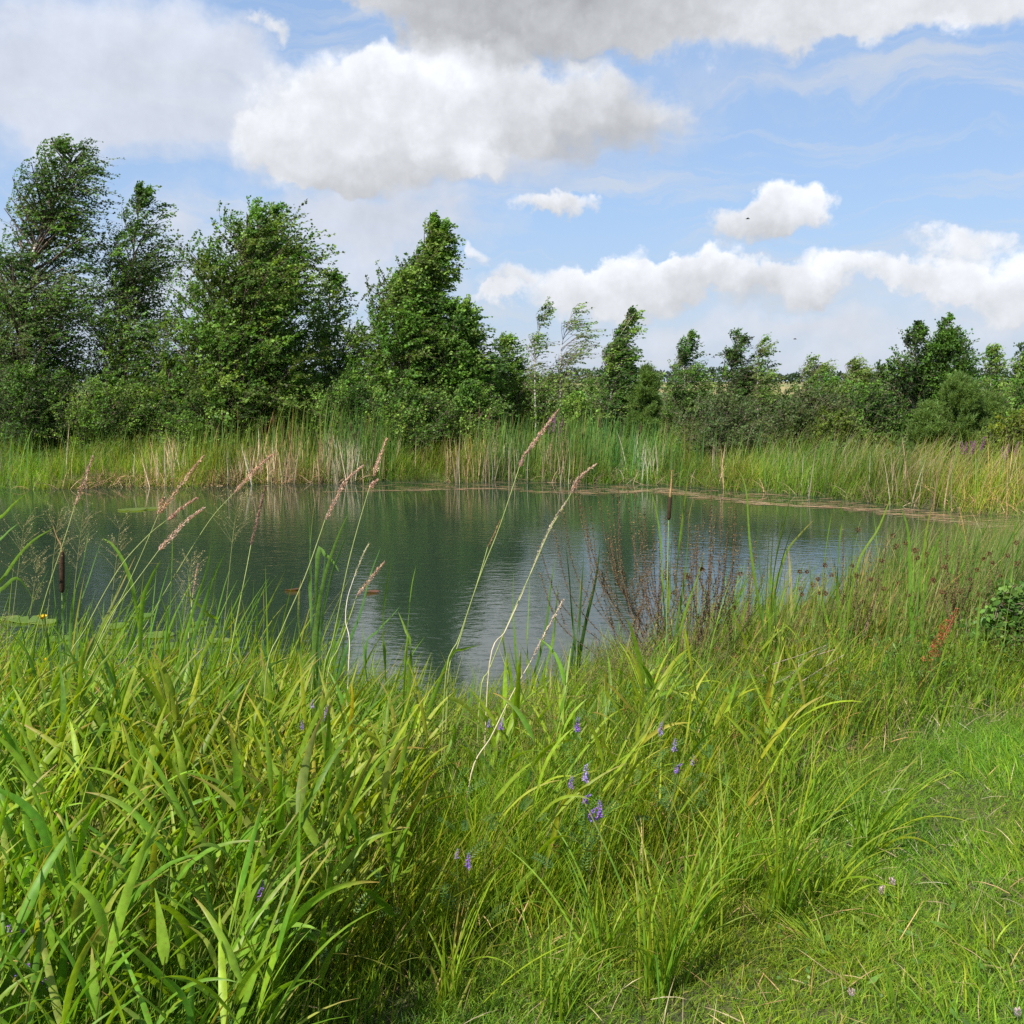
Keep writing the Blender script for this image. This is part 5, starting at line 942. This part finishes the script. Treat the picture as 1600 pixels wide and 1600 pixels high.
for px, py, s, lab in ((66, 964, 1.2, 'yellow water lily flower over the leftmost pads'), (167, 967, .9, 'small yellow water lily flower between the pads'), (72, 1030, 1., 'yellow water lily flower low behind the left leaves')):
    q = P(px, py, 8.6 if py < 1000 else 7.3); q[2] = max(q[2], .06); root = empty('water_lily', (q[0], q[1], 0)); a = Acc(); tube(a, [(0, 0, -.05), (0, 0, q[2] - .02)], .006, (.16, .24, .05), 5); a.build('stem', M_STEM, root); a = Acc(); n = 14
    an = np.linspace(0, 6.28, n, endpoint=False); leafquads(a, np.stack((np.cos(an) * .004, np.sin(an) * .004, np.full(n, q[2] - .02)), 1), nrm(np.stack((np.cos(an), np.sin(an), np.full(n, .9)), 1)), nrm(np.stack((-np.cos(an), -np.sin(an), np.full(n, .9)), 1)), np.full(n, .045 * s), np.full(n, .034 * s), vary((.85, .52, .02), n, .08, .03)); a.build('petals', M_FLOWER, root)
    tag(root, lab, 'water lily')

# ---- dark leafy shrub at the right edge, and low ones
tree('leafy_shrub', 'dark leafy shrub cut by the right edge on the near bank', 5.9, [(1595, 1150), (1596, 1060), (1592, 950)], [(925, 1575, 1615), (960, 1550, 1650), (1020, 1535, 1680), (1090, 1540, 1690), (1120, 1545, 1690)], 150, [(.08, .18, .03), (.12, .23, .04)], [2, 1], .04, 7, 10, M_BARK, .008, .6, cat='shrub', seed=90, tw=(.14, .36), droop=.02)

# prominent single broad leaves arching over the lower left
rng = np.random.default_rng(5)
big = [([(130, 1277), (190, 1278), (250, 1280), (297, 1290)], 3.0), ([(240, 1272), (275, 1266), (300, 1276), (315, 1286)], 3.0), ([(45, 1372), (90, 1345), (130, 1335), (178, 1330)], 2.7), ([(100, 1362), (125, 1357), (160, 1358), (207, 1360)], 2.7), ([(140, 1520), (180, 1495), (220, 1485), (258, 1482)], 2.4), ([(180, 1540), (215, 1525), (250, 1520), (300, 1512)], 2.4),
       ([(310, 1442), (340, 1422), (370, 1415), (402, 1413), (440, 1416), (490, 1428)], 2.5), ([(130, 1610), (170, 1585), (205, 1568), (240, 1560), (290, 1590)], 2.3), ([(320, 1485), (345, 1480), (375, 1485), (397, 1512)], 2.4), ([(120, 1230), (165, 1130), (200, 1138), (265, 1180)], 3.2), ([(700, 1090), (722, 1098), (750, 1125), (785, 1170)], 3.6), ([(480, 1350), (515, 1330), (560, 1300), (600, 1265)], 2.9),
       ([(585, 1395), (625, 1370), (660, 1340), (680, 1318)], 2.9), ([(400, 1238), (460, 1210), (500, 1195), (545, 1150)], 3.2), ([(600, 1300), (605, 1280), (640, 1265), (675, 1300)], 3.1), ([(345, 1250), (380, 1210), (398, 1165)], 3.3), ([(970, 1225), (985, 1180), (1010, 1140), (1022, 1100)], 3.7), ([(1020, 1150), (1050, 1110), (1066, 1085)], 3.8), ([(800, 1400), (820, 1375), (840, 1355), (848, 1345)], 2.9), ([(435, 1485), (470, 1465), (520, 1460), (555, 1478)], 2.5)]
for i, (pts, Y) in enumerate(big):
    c = pxpath(pts, Y, .15); b = c[0]; g = gz(b[0] - .05, b[1]); B = np.array((b[0] - .04, b[1], g)); root = empty('reed_grass_shoot', tuple(B)); a = Acc(); tube(a, spline([(0, 0, 0), (b - B) * .5, b - B], 8), .002, (.2, .26, .06), 5); a.build('stem', M_STEM, root)
    c0 = vary([(.21, .32, .025), (.25, .33, .04), (.27, .31, .07)][i % 3], 1, .08)[0]; a = Acc(); strap(a, np.array(c) - B, .017 * U(.85, 1.1), c0, (.38, .24, .10) if i % 3 == 1 else c0 * .95, 1.3, .5, 20, .3, .7); a.build('leaf', M_BROAD, root)
    tag(root, 'single broad reed grass leaf arching over its neighbours in the lower growth', 'grass', 'single broad leaves arching over the growth')
